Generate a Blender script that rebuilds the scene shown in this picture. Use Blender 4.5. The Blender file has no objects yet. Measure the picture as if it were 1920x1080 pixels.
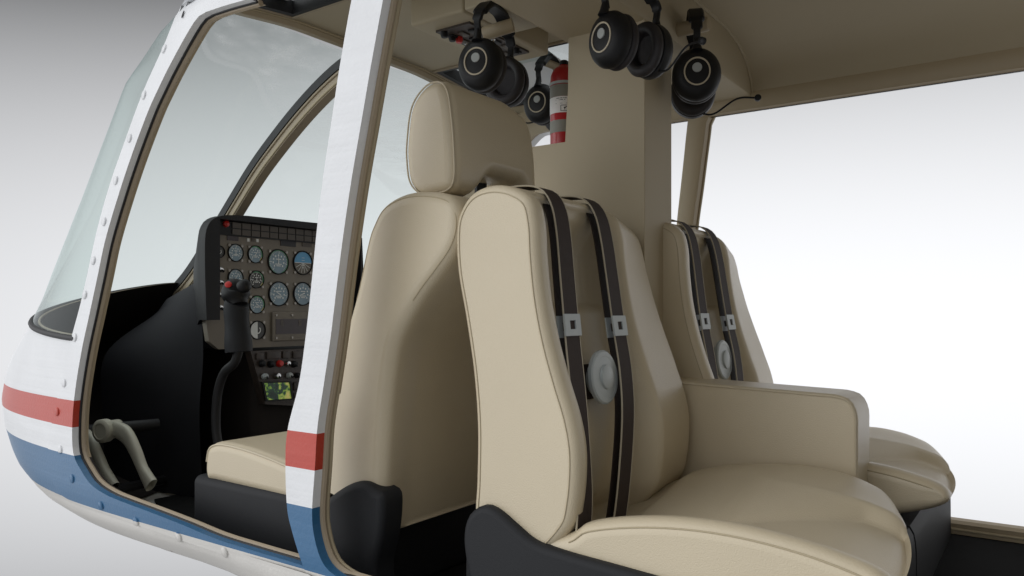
import bpy, math, random
import numpy as np
from mathutils import Vector, Matrix

random.seed(5)
rng = np.random.default_rng(5)
scene = bpy.context.scene
col = scene.collection
LIFT = 1.15                      # eye height above z = 0 (everything is built round eye level, lifted at the end)

# ------------------------------------------------------------------ camera model (used to measure the place)
FPX, CX, HZ = 1450.0, 960.0, 585.0
TH = math.radians(55)
CT, ST = math.cos(TH), math.sin(TH)
YC = 1.55                        # centreline of the cabin; x runs aft, y to starboard

def ray(px, py):
    u = (px - CX) / FPX
    return np.array([-CT + u * ST, ST + u * CT, (HZ - py) / FPX])
def ux(px, py, x): r = ray(px, py); return r * (x / r[0])
def uy(px, py, y): r = ray(px, py); return r * (y / r[1])
def uz(px, py, z): r = ray(px, py); return r * (z / r[2])
def ud(px, py, d): return ray(px, py) * d

# ------------------------------------------------------------------ curves
def smooth_table(a, lo, hi, n=600, k=15):
    zs = np.linspace(lo, hi, n)
    v = np.interp(zs, [p[0] for p in a], [p[1] for p in a])
    ker = np.hanning(k + 2)[1:-1]; ker /= ker.sum()
    vp = np.concatenate([np.full(k, v[0]), v, np.full(k, v[-1])])
    vs = np.convolve(vp, ker, 'same')[k:-k]
    return zs, vs
def catmull(pts, n, closed=False):
    p = np.array(pts, float)
    m = len(p)
    if closed: q = np.vstack([p[-1:], p, p[:2]])
    else: q = np.vstack([2 * p[:1] - p[1:2], p, 2 * p[-1:] - p[-2:-1]])
    segs = m if closed else m - 1
    out = []
    per = 16
    for i in range(segs):
        p0, p1, p2, p3 = q[i], q[i + 1], q[i + 2], q[i + 3]
        for t in np.linspace(0, 1, per, endpoint=False):
            out.append(.5 * ((2 * p1) + (-p0 + p2) * t + (2 * p0 - 5 * p1 + 4 * p2 - p3) * t * t + (-p0 + 3 * p1 - 3 * p2 + p3) * t ** 3))
    if not closed: out.append(p[-1])
    out = np.array(out)
    loop = np.vstack([out, out[:1]]) if closed else out
    d = np.concatenate([[0], np.cumsum(np.linalg.norm(np.diff(loop, axis=0), axis=1))])
    s = np.linspace(0, d[-1], n + 1)[:-1] if closed else np.linspace(0, d[-1], n)
    return np.stack([np.interp(s, d, loop[:, k]) for k in range(loop.shape[1])], 1)
def sstep(a, b, x):
    t = np.clip((x - a) / (b - a), 0, 1); return t * t * (3 - 2 * t)

# ------------------------------------------------------------------ fuselage surface
X0, NE = -1.55, 2.85
_wz, _wv = smooth_table([(-.60, 0), (-.585, .22), (-.57, .40), (-.55, .52), (-.52, .605), (-.48, .642), (-.42, .653), (-.3, .655), (-.1, .652), (.1, .642), (.25, .63), (.4, .615), (.55, .595), (.65, .555), (.72, .47), (.77, .33), (.80, 0)], -.62, .82, k=11)
_lz, _lv = smooth_table([(-.60, .0), (-.58, .35), (-.56, .60), (-.54, .78), (-.51, .95), (-.47, 1.10), (-.43, 1.21), (-.39, 1.27), (-.325, 1.335), (-.255, 1.36), (-.18, 1.325), (-.13, 1.27), (-.06, 1.16), (.036, 1.03), (.165, .90), (.28, .78), (.415, .65), (.55, .53), (.62, .44), (.68, .33), (.72, .23), (.76, .1), (.80, 0)], -.62, .82, k=11)
_cz, _cv = smooth_table([(-.60, 0), (-.585, .22), (-.57, .40), (-.55, .52), (-.52, .605), (-.48, .642), (-.42, .653), (-.3, .655), (-.1, .652), (.1, .65), (.25, .65), (.4, .65), (.55, .648), (.62, .637), (.66, .61), (.70, .55), (.74, .44), (.78, .25), (.80, 0)], -.62, .82, k=9)
def WZ(z): return np.interp(z, _wz, _wv)
def wblend(x, z): return np.interp(z, _wz, _wv) + (np.interp(z, _cz, _cv) - np.interp(z, _wz, _wv)) * sstep(-1.78, -1.36, x)
def LZ(z): return np.interp(z, _lz, _lv)
def halfw(x, z):
    w = wblend(x, z)
    t = np.clip((X0 - x) / max(LZ(z), 1e-4), 0, 1)
    return w * (1 - t ** NE) ** (1 / NE)
def hit(px, py, off=0.0):
    r = ray(px, py)
    prev = None
    for d in np.arange(.6, 4.2, .01):
        p = r * d
        g = p[1] - (YC - halfw(p[0], p[2]))
        inside = g > 0 and halfw(p[0], p[2]) > .02
        if inside: break
        prev = d
    if not inside or (r * d)[2] > .69:         # above the roof edge: stay on the roof curve
        best = min((abs(p[1] - (YC - halfw(p[0], p[2]))), q) for q in np.arange(.9, 1.9, .005) for p in [r * q] if p[2] < .69)
        return r * best[1]
    lo, hi = prev if prev else .6, d
    for _ in range(30):
        m = (lo + hi) / 2; p = r * m
        if p[1] - (YC - halfw(p[0], p[2])) > 0: hi = m
        else: lo = m
    p = r * hi
    n = surf_n(p)
    return p + n * off
def surf_n(p):
    e = .004
    hx = (halfw(p[0] + e, p[2]) - halfw(p[0] - e, p[2])) / (2 * e)
    hz = (halfw(p[0], p[2] + e) - halfw(p[0], p[2] - e)) / (2 * e)
    n = np.array([-hx, -1.0, -hz]); return n / np.linalg.norm(n)
def wl(z, ph, dw=0.0, dl=0.0):       # a point on the nose waterline at height z, ph 0 = side .. pi/2 = tip
    l = max(LZ(z) - dl, 0)
    x = X0 - l * math.sin(ph) ** (2 / NE); w = max(wblend(x, z) - dw, 0)
    return np.array([x, YC - w * max(math.cos(ph), 0) ** (2 / NE), z])

# ------------------------------------------------------------------ mesh helpers
class G:
    def __init__(s): s.v, s.f = [], []
    def add(s, v, f):
        b = len(s.v); s.v += [tuple(map(float, p)) for p in v]; s.f += [tuple(i + b for i in q) for q in f]; return s
    def grid(s, P, cu=False, cv=False):
        P = np.asarray(P); n, m = P.shape[:2]
        f = []
        for i in range(n if cu else n - 1):
            for j in range(m if cv else m - 1):
                a, b = i * m + j, i * m + (j + 1) % m
                c, d = ((i + 1) % n) * m + (j + 1) % m, ((i + 1) % n) * m + j
                f.append((a, b, c, d))
        return s.add(P.reshape(-1, 3), f)
    def tube(s, pts, r, k=8, cap=True, closed=False):
        p = np.array(pts, float); n = len(p)
        rr = np.full(n, r) if np.isscalar(r) else np.array(r)
        if closed: t = np.roll(p, -1, 0) - np.roll(p, 1, 0)
        else: t = np.gradient(p, axis=0)
        t /= np.linalg.norm(t, axis=1)[:, None] + 1e-12
        up = np.array([0, 0, 1.0]) if abs(t[0][2]) < .9 else np.array([1.0, 0, 0])
        rows = []
        a = np.cross(t[0], up); a /= np.linalg.norm(a)
        for i in range(n):
            a = a - t[i] * a.dot(t[i]); a /= np.linalg.norm(a); b = np.cross(t[i], a)
            rows.append([p[i] + rr[i] * (math.cos(q) * a + math.sin(q) * b) for q in np.linspace(0, 2 * math.pi, k, endpoint=False)])
        s.grid(rows, cu=closed, cv=True)
        if cap and not closed:
            b = len(s.v) - n * k
            s.f.append(tuple(b + i for i in range(k))[::-1]); s.f.append(tuple(b + (n - 1) * k + i for i in range(k)))
        return s
    def box(s, lo, hi):
        (a, b, c), (d, e, f) = lo, hi
        v = [(a, b, c), (d, b, c), (d, e, c), (a, e, c), (a, b, f), (d, b, f), (d, e, f), (a, e, f)]
        return s.add(v, [(0, 3, 2, 1), (4, 5, 6, 7), (0, 1, 5, 4), (1, 2, 6, 5), (2, 3, 7, 6), (3, 0, 4, 7)])
    def rbox(s, lo, hi, r, k=4):     # box with rounded edges all round (super-rounded by inset)
        lo, hi = np.array(lo, float), np.array(hi, float)
        c, h = (lo + hi) / 2, (hi - lo) / 2
        r = min(r, h.min() * .98)
        def axis(hh):
            a = np.linspace(0, 1, k + 1)
            return np.concatenate([-(hh - r + r * np.cos(a * math.pi / 2))[0:0], np.array([-hh + r * (1 - math.cos(q * math.pi / 2)) for q in a]), np.array([hh - r * (1 - math.cos(q * math.pi / 2)) for q in a[::-1]])])
        # six faces projected on a rounded box
        for ax in range(3):
            o = [i for i in range(3) if i != ax]
            U = np.linspace(-1, 1, 2 * k + 2); 
            uu, vv = axis2(h[o[0]], r, k), axis2(h[o[1]], r, k)
            for sg in (-1, 1):
                P = np.zeros((len(uu), len(vv), 3))
                for i, a in enumerate(uu):
                    for j, b in enumerate(vv):
                        p = np.zeros(3); p[ax] = sg * h[ax]; p[o[0]] = a; p[o[1]] = b
                        q = np.clip(p, -(h - r), h - r); d = p - q; L = np.linalg.norm(d)
                        P[i, j] = c + q + d / L * r
                if (sg > 0) == (ax == 1): P = P[::-1]
                s.grid(P)
        return s
    def lathe(s, prof, c, ax, k=28, sx=1.0, up=(0, 0, 1)):   # prof: (distance along ax, radius); sx squashes across
        ax = np.array(ax, float); ax /= np.linalg.norm(ax)
        up = np.array(up, float); up -= ax * up.dot(ax)
        if np.linalg.norm(up) < 1e-6: up = np.array([1.0, 0, 0]); up -= ax * up.dot(ax)
        up /= np.linalg.norm(up); b = np.cross(ax, up)
        c = np.array(c, float)
        rows = [[c + ax * d + r * (math.cos(q) * up + sx * math.sin(q) * b) for q in np.linspace(0, 2 * math.pi, k, endpoint=False)] for d, r in prof]
        s.grid(rows, cv=True); n = len(prof); base = len(s.v) - n * k
        if prof[0][1] > 1e-5: s.f.append(tuple(base + i for i in range(k))[::-1])
        if prof[-1][1] > 1e-5: s.f.append(tuple(base + (n - 1) * k + i for i in range(k)))
        return s
    def prism(s, poly, off):        # poly: planar 3D loop, off: thickness vector
        p = np.array(poly, float); n = len(p); q = p + np.array(off, float)
        return s.add(list(p) + list(q), [tuple(range(n))[::-1], tuple(range(n, 2 * n))] + [(i, (i + 1) % n, n + (i + 1) % n, n + i) for i in range(n)])
    def sheet(s, P, th):            # a grid with thickness along +y-ish vectors th (array or vector)
        P = np.asarray(P); Q = P + np.asarray(th)
        s.grid(P); s.grid(Q[::-1])
        n, m = P.shape[:2]
        ring = [(i, 0) for i in range(n)] + [(n - 1, j) for j in range(1, m)] + [(i, m - 1) for i in range(n - 2, -1, -1)] + [(0, j) for j in range(m - 2, 0, -1)]
        s.grid([[P[a] for a in ring], [Q[a] for a in ring]], cv=True)
        return s
def axis2(hh, r, k):
    a = np.linspace(0, 1, k + 1)
    lo = np.array([-hh + r * (1 - math.cos(q * math.pi / 2)) if False else -hh + r * q for q in a])
    return np.concatenate([lo, -lo[::-1]])

ROOTS = {}
def empty(name, label, cat, loc, group=None):
    o = bpy.data.objects.new(name, None); col.objects.link(o)
    o.location = [float(t) for t in loc]; o['label'] = label; o['category'] = cat
    o.empty_display_size = .05
    if group: o['group'] = group
    return o
def rootloc(p):
    while p.parent: p = p.parent
    return np.array(p.location)
def part(name, g, mat, parent, ang=38, label=None, local=False):
    v = np.array(g.v)
    if not local and parent is not None: v = v - rootloc(parent)
    me = bpy.data.meshes.new(name)
    me.from_pydata([tuple(p) for p in v], [], g.f)
    me.update()
    import bmesh
    bm = bmesh.new(); bm.from_mesh(me)
    bmesh.ops.remove_doubles(bm, verts=bm.verts, dist=1e-5)
    bmesh.ops.recalc_face_normals(bm, faces=bm.faces)
    bm.to_mesh(me); bm.free()
    for m in (mat if isinstance(mat, (list, tuple)) else [mat]): me.materials.append(m)
    me.polygons.foreach_set('use_smooth', [True] * len(me.polygons))
    me.set_sharp_from_angle(angle=math.radians(ang))
    o = bpy.data.objects.new(name, me); col.objects.link(o)
    if parent is not None: o.parent = parent
    if label: o['label'] = label
    return o

# ------------------------------------------------------------------ materials
def L(r, g, b):   # sRGB 0-255 -> linear
    f = lambda c: c / 12.92 if c <= .04045 else ((c + .055) / 1.055) ** 2.4
    return (f(r / 255), f(g / 255), f(b / 255), 1)
def mat(name, base, rough=.5, metal=0, bump=0, bscale=600, var=0, vscale=6, coat=0, spec=.5, rvar=0, sheen=0):
    m = bpy.data.materials.new(name); m.use_nodes = True
    nt = m.node_tree; N, K = nt.nodes, nt.links; b = N['Principled BSDF']
    b.inputs['Base Color'].default_value = base if len(base) == 4 else (*base, 1)
    b.inputs['Roughness'].default_value = rough; b.inputs['Metallic'].default_value = metal
    b.inputs['Specular IOR Level'].default_value = spec
    b.inputs['Coat Weight'].default_value = coat; b.inputs['Coat Roughness'].default_value = .12
    if sheen: b.inputs['Sheen Weight'].default_value = sheen
    tc = N.new('ShaderNodeTexCoord')
    def noise(scale, det=4):
        n = N.new('ShaderNodeTexNoise'); n.inputs['Scale'].default_value = scale; n.inputs['Detail'].default_value = det
        K.new(tc.outputs['Object'], n.inputs['Vector']); return n
    if var:
        n = noise(vscale, 6); mx = N.new('ShaderNodeMix'); mx.data_type = 'RGBA'
        bb = b.inputs['Base Color'].default_value[:]
        mx.inputs[6].default_value = (*[c * (1 - var) for c in bb[:3]], 1); mx.inputs[7].default_value = (*[min(c * (1 + var), 1) for c in bb[:3]], 1)
        K.new(n.outputs['Fac'], mx.inputs[0]); K.new(mx.outputs[2], b.inputs['Base Color'])
    if rvar:
        n = noise(14, 5); mr = N.new('ShaderNodeMapRange'); mr.inputs[3].default_value = rough - rvar; mr.inputs[4].default_value = rough + rvar
        K.new(n.outputs['Fac'], mr.inputs[0]); K.new(mr.outputs[0], b.inputs['Roughness'])
    if bump:
        n = noise(bscale, 3); bp = N.new('ShaderNodeBump'); bp.inputs['Strength'].default_value = bump; bp.inputs['Distance'].default_value = .001
        K.new(n.outputs['Fac'], bp.inputs['Height']); K.new(bp.outputs[0], b.inputs['Normal'])
    return m

M = {}
M['leather'] = mat('beige_leather', (.59, .508, .36), .33, bump=.6, bscale=520, var=.05, vscale=5, rvar=.06, spec=.5)
M['leather_seam'] = mat('beige_leather_seam', (.575, .50, .36), .42, bump=.3, bscale=900)
M['leather_stitch'] = mat('stitch_line', (.44, .37, .245), .8)
M['liner'] = mat('headliner_vinyl', (.45, .385, .27), .6, bump=.4, bscale=600, var=.05, vscale=3, spec=.35)
M['trim'] = mat('beige_trim', (.40, .325, .215), .5, bump=.15, bscale=500)
M['trim_bead'] = mat('door_trim_bead', (.36, .29, .20), .5)
M['charcoal'] = mat('charcoal_vinyl', (.017, .018, .020), .6, bump=.3, bscale=500, var=.15, spec=.25)
M['black'] = mat('black_plastic', (.009, .009, .010), .5, bump=.15, bscale=600, var=.2, vscale=20, spec=.3)
M['navy'] = mat('navy_charcoal_shroud', (.011, .011, .0135), .75, bump=.3, bscale=300, var=.2, spec=.25)
M['rubber'] = mat('black_rubber', (.012, .012, .013), .6)
M['softpad'] = mat('black_ear_pad', (.022, .019, .021), .55, bump=.3, bscale=300)
M['dark_liner'] = mat('dark_nose_liner', (.028, .023, .021), .8, bump=.3, bscale=250, var=.25, spec=.25)
M['carpet'] = mat('black_carpet', (.010, .010, .010), .9, bump=.8, bscale=900, var=.3, vscale=40, spec=.1)
M['webbing'] = mat('dark_brown_webbing', (.040, .027, .022), .7, bump=.5, bscale=700, var=.15, vscale=60, spec=.3)
M['webbing_edge'] = mat('cream_webbing_edge', (.42, .37, .27), .6)
M['greymetal'] = mat('grey_buckle_metal', (.44, .48, .48), .4, var=.06, vscale=30, bump=.05)
M['cream'] = mat('cream_enamel', (.58, .56, .46), .42, var=.06, vscale=25)
M['ring'] = mat('cream_ring', (.48, .42, .31), .4)
M['capgrey'] = mat('headset_cap_grey', (.36, .38, .37), .4)
M['panel'] = mat('instrument_panel_taupe', (.20, .175, .14), .55, bump=.2, bscale=300, var=.08, vscale=12)
M['panel_dark'] = mat('annunciator_tile', (.085, .07, .055), .5, var=.1, vscale=30)
M['dial'] = mat('dial_face', (.20, .30, .37), .3, var=.25, vscale=30)
M['dial_dark'] = mat('dark_dial_face', (.03, .03, .027), .35, var=.3, vscale=40)
M['dial_green'] = mat('green_arc', (.09, .34, .17), .5)
M['dial_yellow'] = mat('yellow_arc', (.5, .45, .16), .5)
M['mark'] = mat('white_marking', (.80, .82, .80), .5)
M['skyblue'] = mat('attitude_sky', (.10, .36, .62), .4)
M['attground'] = mat('attitude_ground', (.16, .14, .11), .5)
M['screw'] = mat('screw_metal', (.30, .28, .25), .4, metal=.6)
M['chrome'] = mat('toggle_metal', (.72, .72, .72), .22, metal=1)
M['red_plastic'] = mat('red_plastic', (.55, .02, .015), .35)
M['red_enamel'] = mat('red_enamel', (.42, .006, .010), .32, coat=.4, var=.08)
M['label_grey'] = mat('grey_label', (.24, .235, .20), .5)
M['label_white'] = mat('white_label', (.82, .80, .78), .55)
M['ink'] = mat('label_ink', (.03, .03, .035), .6)
M['console'] = mat('console_face', (.05, .037, .03), .5, var=.5, vscale=60, bump=.5, bscale=120)
M['window_red'] = mat('radio_window', (.022, .008, .008), .3)
M['white_plain'] = mat('white_enamel', (.78, .79, .80), .35)

def paint():
    m = bpy.data.materials.new('striped_paint'); m.use_nodes = True
    nt = m.node_tree; N, K = nt.nodes, nt.links; b = N['Principled BSDF']
    tc = N.new('ShaderNodeTexCoord'); sp = N.new('ShaderNodeSeparateXYZ'); K.new(tc.outputs['Object'], sp.inputs[0])
    mr = N.new('ShaderNodeMapRange'); mr.inputs[1].default_value = -.6; mr.inputs[2].default_value = .0
    K.new(sp.outputs['Z'], mr.inputs[0])
    cr = N.new('ShaderNodeValToRGB'); cr.color_ramp.interpolation = 'CONSTANT'
    white, red, blue = (.80, .81, .82, 1), (.50, .052, .030, 1), (.034, .135, .275, 1)
    belly = (.66, .64, .60, 1)
    e = cr.color_ramp.elements
    pos = lambda z: (z + .6) / .6
    e[0].position = 0; e[0].color = belly
    e[1].position = pos(-.452); e[1].color = blue
    for z, c in ((-.338, white), (-.272, red), (-.210, white)):
        q = e.new(pos(z)); q.color = c
    K.new(mr.outputs[0], cr.inputs[0])
    n = N.new('ShaderNodeTexNoise'); n.inputs['Scale'].default_value = 9; n.inputs['Detail'].default_value = 8; K.new(tc.outputs['Object'], n.inputs['Vector'])
    mm = N.new('ShaderNodeMapRange'); mm.inputs[3].default_value = .90; mm.inputs[4].default_value = 1.06; K.new(n.outputs['Fac'], mm.inputs[0])
    mu = N.new('ShaderNodeMix'); mu.data_type = 'RGBA'; mu.blend_type = 'MULTIPLY'; mu.inputs[0].default_value = 1
    K.new(cr.outputs[0], mu.inputs[6]); K.new(mm.outputs[0], mu.inputs[7]); K.new(mu.outputs[2], b.inputs['Base Color'])
    n2 = N.new('ShaderNodeTexNoise'); n2.inputs['Scale'].default_value = 160; n2.inputs['Detail'].default_value = 5; K.new(tc.outputs['Object'], n2.inputs['Vector'])
    bp = N.new('ShaderNodeBump'); bp.inputs['Strength'].default_value = .35; bp.inputs['Distance'].default_value = .002
    K.new(n2.outputs['Fac'], bp.inputs['Height'])
    # panel laps: faint horizontal ridges
    wv = N.new('ShaderNodeTexNoise'); mp = N.new('ShaderNodeMapping'); mp.inputs['Scale'].default_value = (1.2, 1.2, 42)
    K.new(tc.outputs['Object'], mp.inputs[0]); K.new(mp.outputs[0], wv.inputs['Vector']); wv.inputs['Scale'].default_value = 1.0
    bp2 = N.new('ShaderNodeBump'); bp2.inputs['Strength'].default_value = .5; bp2.inputs['Distance'].default_value = .004
    K.new(wv.outputs['Fac'], bp2.inputs['Height']); K.new(bp.outputs[0], bp2.inputs['Normal']); K.new(bp2.outputs[0], b.inputs['Normal'])
    b.inputs['Roughness'].default_value = .36; b.inputs['Specular IOR Level'].default_value = .3; b.inputs['Coat Weight'].default_value = .2; b.inputs['Coat Roughness'].default_value = .15
    return m
M['paint'] = paint()

def glass(name, tint, refl=.06, rough=.02, refl_streaks=False):
    m = bpy.data.materials.new(name); m.use_nodes = True
    nt = m.node_tree; N, K = nt.nodes, nt.links
    for n in list(N):
        if n.type != 'OUTPUT_MATERIAL': N.remove(n)
    out = [n for n in N if n.type == 'OUTPUT_MATERIAL'][0]
    tr = N.new('ShaderNodeBsdfTransparent'); tr.inputs[0].default_value = (*tint, 1)
    gl = N.new('ShaderNodeBsdfGlossy'); gl.inputs['Roughness'].default_value = rough; gl.inputs[0].default_value = (.9, .95, .95, 1)
    lw = N.new('ShaderNodeLayerWeight'); lw.inputs['Blend'].default_value = .5
    pw = N.new('ShaderNodeMath'); pw.operation = 'POWER'; pw.inputs[1].default_value = 6.0; K.new(lw.outputs['Facing'], pw.inputs[0])
    fr = N.new('ShaderNodeMapRange'); fr.inputs[3].default_value = refl; fr.inputs[4].default_value = .8; K.new(pw.outputs[0], fr.inputs[0])
    mx = N.new('ShaderNodeMixShader')
    K.new(fr.outputs[0], mx.inputs[0]); K.new(tr.outputs[0], mx.inputs[1]); K.new(gl.outputs[0], mx.inputs[2])
    if not refl_streaks: K.new(mx.outputs[0], out.inputs[0]); return m
    # glass reflections painted in: pale streaks above a wavy line, with a narrow rim
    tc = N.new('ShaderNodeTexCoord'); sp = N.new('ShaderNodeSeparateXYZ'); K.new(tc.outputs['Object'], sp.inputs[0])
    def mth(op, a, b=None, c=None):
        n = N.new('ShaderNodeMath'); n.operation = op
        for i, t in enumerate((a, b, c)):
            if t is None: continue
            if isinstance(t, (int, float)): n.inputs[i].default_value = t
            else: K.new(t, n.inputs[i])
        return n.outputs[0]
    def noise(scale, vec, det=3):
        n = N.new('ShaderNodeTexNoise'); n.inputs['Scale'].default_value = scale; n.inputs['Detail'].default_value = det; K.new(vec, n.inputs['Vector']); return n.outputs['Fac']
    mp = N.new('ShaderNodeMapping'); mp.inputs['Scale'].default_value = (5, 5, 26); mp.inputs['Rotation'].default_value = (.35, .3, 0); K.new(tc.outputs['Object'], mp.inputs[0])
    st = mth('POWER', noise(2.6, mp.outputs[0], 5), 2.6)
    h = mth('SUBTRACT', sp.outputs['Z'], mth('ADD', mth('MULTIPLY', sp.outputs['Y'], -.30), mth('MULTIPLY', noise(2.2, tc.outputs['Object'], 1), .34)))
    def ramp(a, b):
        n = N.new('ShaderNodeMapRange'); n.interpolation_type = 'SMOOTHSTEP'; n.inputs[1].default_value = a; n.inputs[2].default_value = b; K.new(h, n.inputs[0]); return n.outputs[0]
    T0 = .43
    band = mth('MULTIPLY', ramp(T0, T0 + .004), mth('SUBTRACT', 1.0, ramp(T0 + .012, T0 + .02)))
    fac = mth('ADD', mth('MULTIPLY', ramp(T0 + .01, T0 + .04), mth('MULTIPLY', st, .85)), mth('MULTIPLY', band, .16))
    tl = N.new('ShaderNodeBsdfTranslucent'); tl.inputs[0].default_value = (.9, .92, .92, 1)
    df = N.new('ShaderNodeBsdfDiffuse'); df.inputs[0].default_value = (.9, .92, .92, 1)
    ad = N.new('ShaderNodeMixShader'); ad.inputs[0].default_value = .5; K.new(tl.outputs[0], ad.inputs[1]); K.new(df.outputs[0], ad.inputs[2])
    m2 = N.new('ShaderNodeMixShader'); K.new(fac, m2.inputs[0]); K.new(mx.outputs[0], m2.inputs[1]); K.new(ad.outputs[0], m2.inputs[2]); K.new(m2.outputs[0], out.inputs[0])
    return m
M['glass'] = glass('windshield_glass', (.83, .885, .87), .02, refl_streaks=True)
M['clear_glass'] = glass('window_glass', (.88, .92, .91), .035)

def screen():
    m = bpy.data.materials.new('map_screen'); m.use_nodes = True
    nt = m.node_tree; N, K = nt.nodes, nt.links; b = N['Principled BSDF']
    tc = N.new('ShaderNodeTexCoord'); n = N.new('ShaderNodeTexNoise'); n.inputs['Scale'].default_value = 36; n.inputs['Detail'].default_value = 3
    K.new(tc.outputs['Object'], n.inputs['Vector'])
    cr = N.new('ShaderNodeValToRGB'); e = cr.color_ramp.elements
    e[0].position = .40; e[0].color = (.003, .012, .006, 1); e[1].position = .66; e[1].color = (.42, .36, .10, 1)
    for p, c in ((.49, (.008, .035, .014, 1)), (.52, (.10, .20, .02, 1)), (.58, (.30, .33, .07, 1))): q = e.new(p); q.color = c
    K.new(n.outputs['Fac'], cr.inputs[0]); K.new(cr.outputs[0], b.inputs['Base Color']); K.new(cr.outputs[0], b.inputs['Emission Color'])
    b.inputs['Emission Strength'].default_value = .55; b.inputs['Roughness'].default_value = .25
    return m
M['screen'] = screen()

# ------------------------------------------------------------------ helicopter shell
heli = empty('helicopter', 'white helicopter cabin with red and blue stripes, open doors and a curved windshield', 'helicopter', (-1.2, YC, 0))
def off(P, d): return np.array([p + surf_n(p) * d for p in P])
def mirror(P): Q = np.array(P, float).copy(); Q[..., 1] = 2 * YC - Q[..., 1]; return Q

DE = [(470, -1), (427, 11), (400, 20), (375, 32), (350, 70), (320, 125), (298, 170), (280, 210), (250, 290), (225, 365), (200, 450), (185, 520), (170, 590), (155, 660), (143, 735), (138, 795), (140, 850), (156, 884), (173, 908), (199, 926), (229, 939), (288, 961), (347, 984), (407, 1009), (480, 1032), (567, 1058), (640, 1082), (740, 1112)]
OE = [(392, -24), (369, -16), (353, -6), (340, 10), (325, 48), (308, 90), (285, 140), (265, 187), (233, 275), (207, 350), (184, 433), (167, 510), (152, 575), (133, 645), (115, 720), (100, 790), (92, 845), (98, 893), (115, 925), (150, 945), (195, 960), (265, 985), (330, 1008), (395, 1030), (470, 1056), (560, 1085), (640, 1115), (740, 1150)]
def pair(A, B, n, m, eps=.003):
    a4 = catmull(np.hstack([np.array(A, float), np.array(B, float)]), n)
    rows = []
    for q in a4:
        rows.append([hit(*(q[:2] * (1 - t) + q[2:] * t), off=eps) for t in np.linspace(0, 1, m)])
    return np.array(rows)          # [n][m]: column 0 = A edge
R1 = pair(DE, OE, 120, 9)
BL = [(672, -30), (663, 0), (640, 130), (625, 230), (610, 330), (598, 430), (588, 530), (577, 630), (564, 720), (543, 805), (539, 870), (542, 950), (550, 990), (565, 1040), (578, 1075), (590, 1110)]
BR = [(728, -30), (722, 0), (700, 120), (682, 225), (664, 330), (649, 430), (636, 530), (624, 630), (611, 720), (599, 800), (594, 880), (589, 955), (592, 1000), (606, 1048), (632, 1077), (690, 1105)]
R2 = pair(BR, BL, 90, 7, .0045)

def frame_part(P, name, parent, inner_col=0, mir=False, depth=.034, both=False):
    """outer skin strip with door returns"""
    P2 = mirror(P) if mir else P
    s = -1 if mir else 1
    g = G(); g.grid(P2)
    e = P2[:, 0]
    steps = [0, .25, .5, 1]
    rows = []
    for i, t in enumerate(steps):
        q = e.copy(); q[:, 1] += s * depth * t
        rows.append(q)
    g.grid(rows)
    if both:
        e = P2[:, -1]; rows = []
        for t in steps:
            q = e.copy(); q[:, 1] += s * depth * t; rows.append(q)
        g.grid(rows)
    return part(name, g, M['paint'], parent, ang=30)
def bead(P, name, parent, dy, r, mir=False, mat_='trim_bead', skip=1):
    e = P.copy(); e[:, 1] += dy
    if mir: e = mirror(e)
    return part(name, G().tube(e[::skip], r, 8), M[mat_], parent)

door_frame = frame_part(R1, 'door_frame', heli, depth=.020)
door_frame['label'] = 'white front door frame with red and blue stripes and a row of screws'
bead(R1[:, 0], 'inner_seal', door_frame, .0175, .0028, mat_='rubber')
bead(R1[:, 0], 'door_seal', door_frame, .0255, .0062)
post = frame_part(R2, 'door_post', heli, both=True, depth=.027)
post['label'] = 'white door post with red and blue bands'
bead(R2[:, 0], 'door_seal', post, .0235, .0062)
bead(R2[:, 0], 'inner_seal', post, .0335, .0045, mat_='leather_stitch')
bead(R2[:, -1], 'door_seal', post, .032, .007)

def lining(P, name, mir=False, y0=.036, mat_='trim', th=.012):
    Q = P.copy(); Q[..., 1] += y0
    Q2 = Q.copy(); Q2[..., 1] += th
    if mir: Q, Q2 = mirror(Q), mirror(Q2)
    g = G(); g.sheet(Q, Q2 - Q)
    return part(name, g, M[mat_], heli)
lining(R1[:70], 'inner_door_trim', y0=.026); lining(R1[69:], 'inner_sill_trim', mat_='dark_liner', y0=.026)
lining(R2[:60], 'inner_post_trim', y0=.030)
# starboard side of the same shell
sf = frame_part(R1, 'door_frame', heli, mir=True)
lining(R1[:70], 'inner_door_trim', mir=True); lining(R1[69:], 'inner_sill_trim', mir=True, mat_='dark_liner')

# screws along the port door frame
SCR = [(311, 93), (273, 179), (246, 260), (220, 339), (198, 416), (178, 489), (162, 553), (143, 633), (123, 718), (110, 772), (116, 842), (138, 897), (192, 947), (258, 977), (338, 1006), (424, 1034), (515, 1072)]
for (a, b) in SCR:
    p = hit(a, b, .003); n = surf_n(p)
    g = G().lathe([(-.004, .0105), (.0015, .0105), (.003, .009), (.0032, .0)], p, n, 18)
    sc = part('screw', g, M['paint'], door_frame, ang=50)
    t = np.cross(n, [0, 0, 1]); t /= np.linalg.norm(t); w = np.cross(n, t)
    g = G().lathe([(.0033, .0042), (.0038, .0036), (.0038, .0)], p, n, 12)
    part('screw_socket', g, M['screw'], sc) if False else None
p = hit(347, 29, .004); n = surf_n(p)
part('drain_slot', G().lathe([(0, .009), (.0015, .008), (.0016, 0)], p, n, 16, sx=.35), M['rubber'], door_frame)

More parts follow.
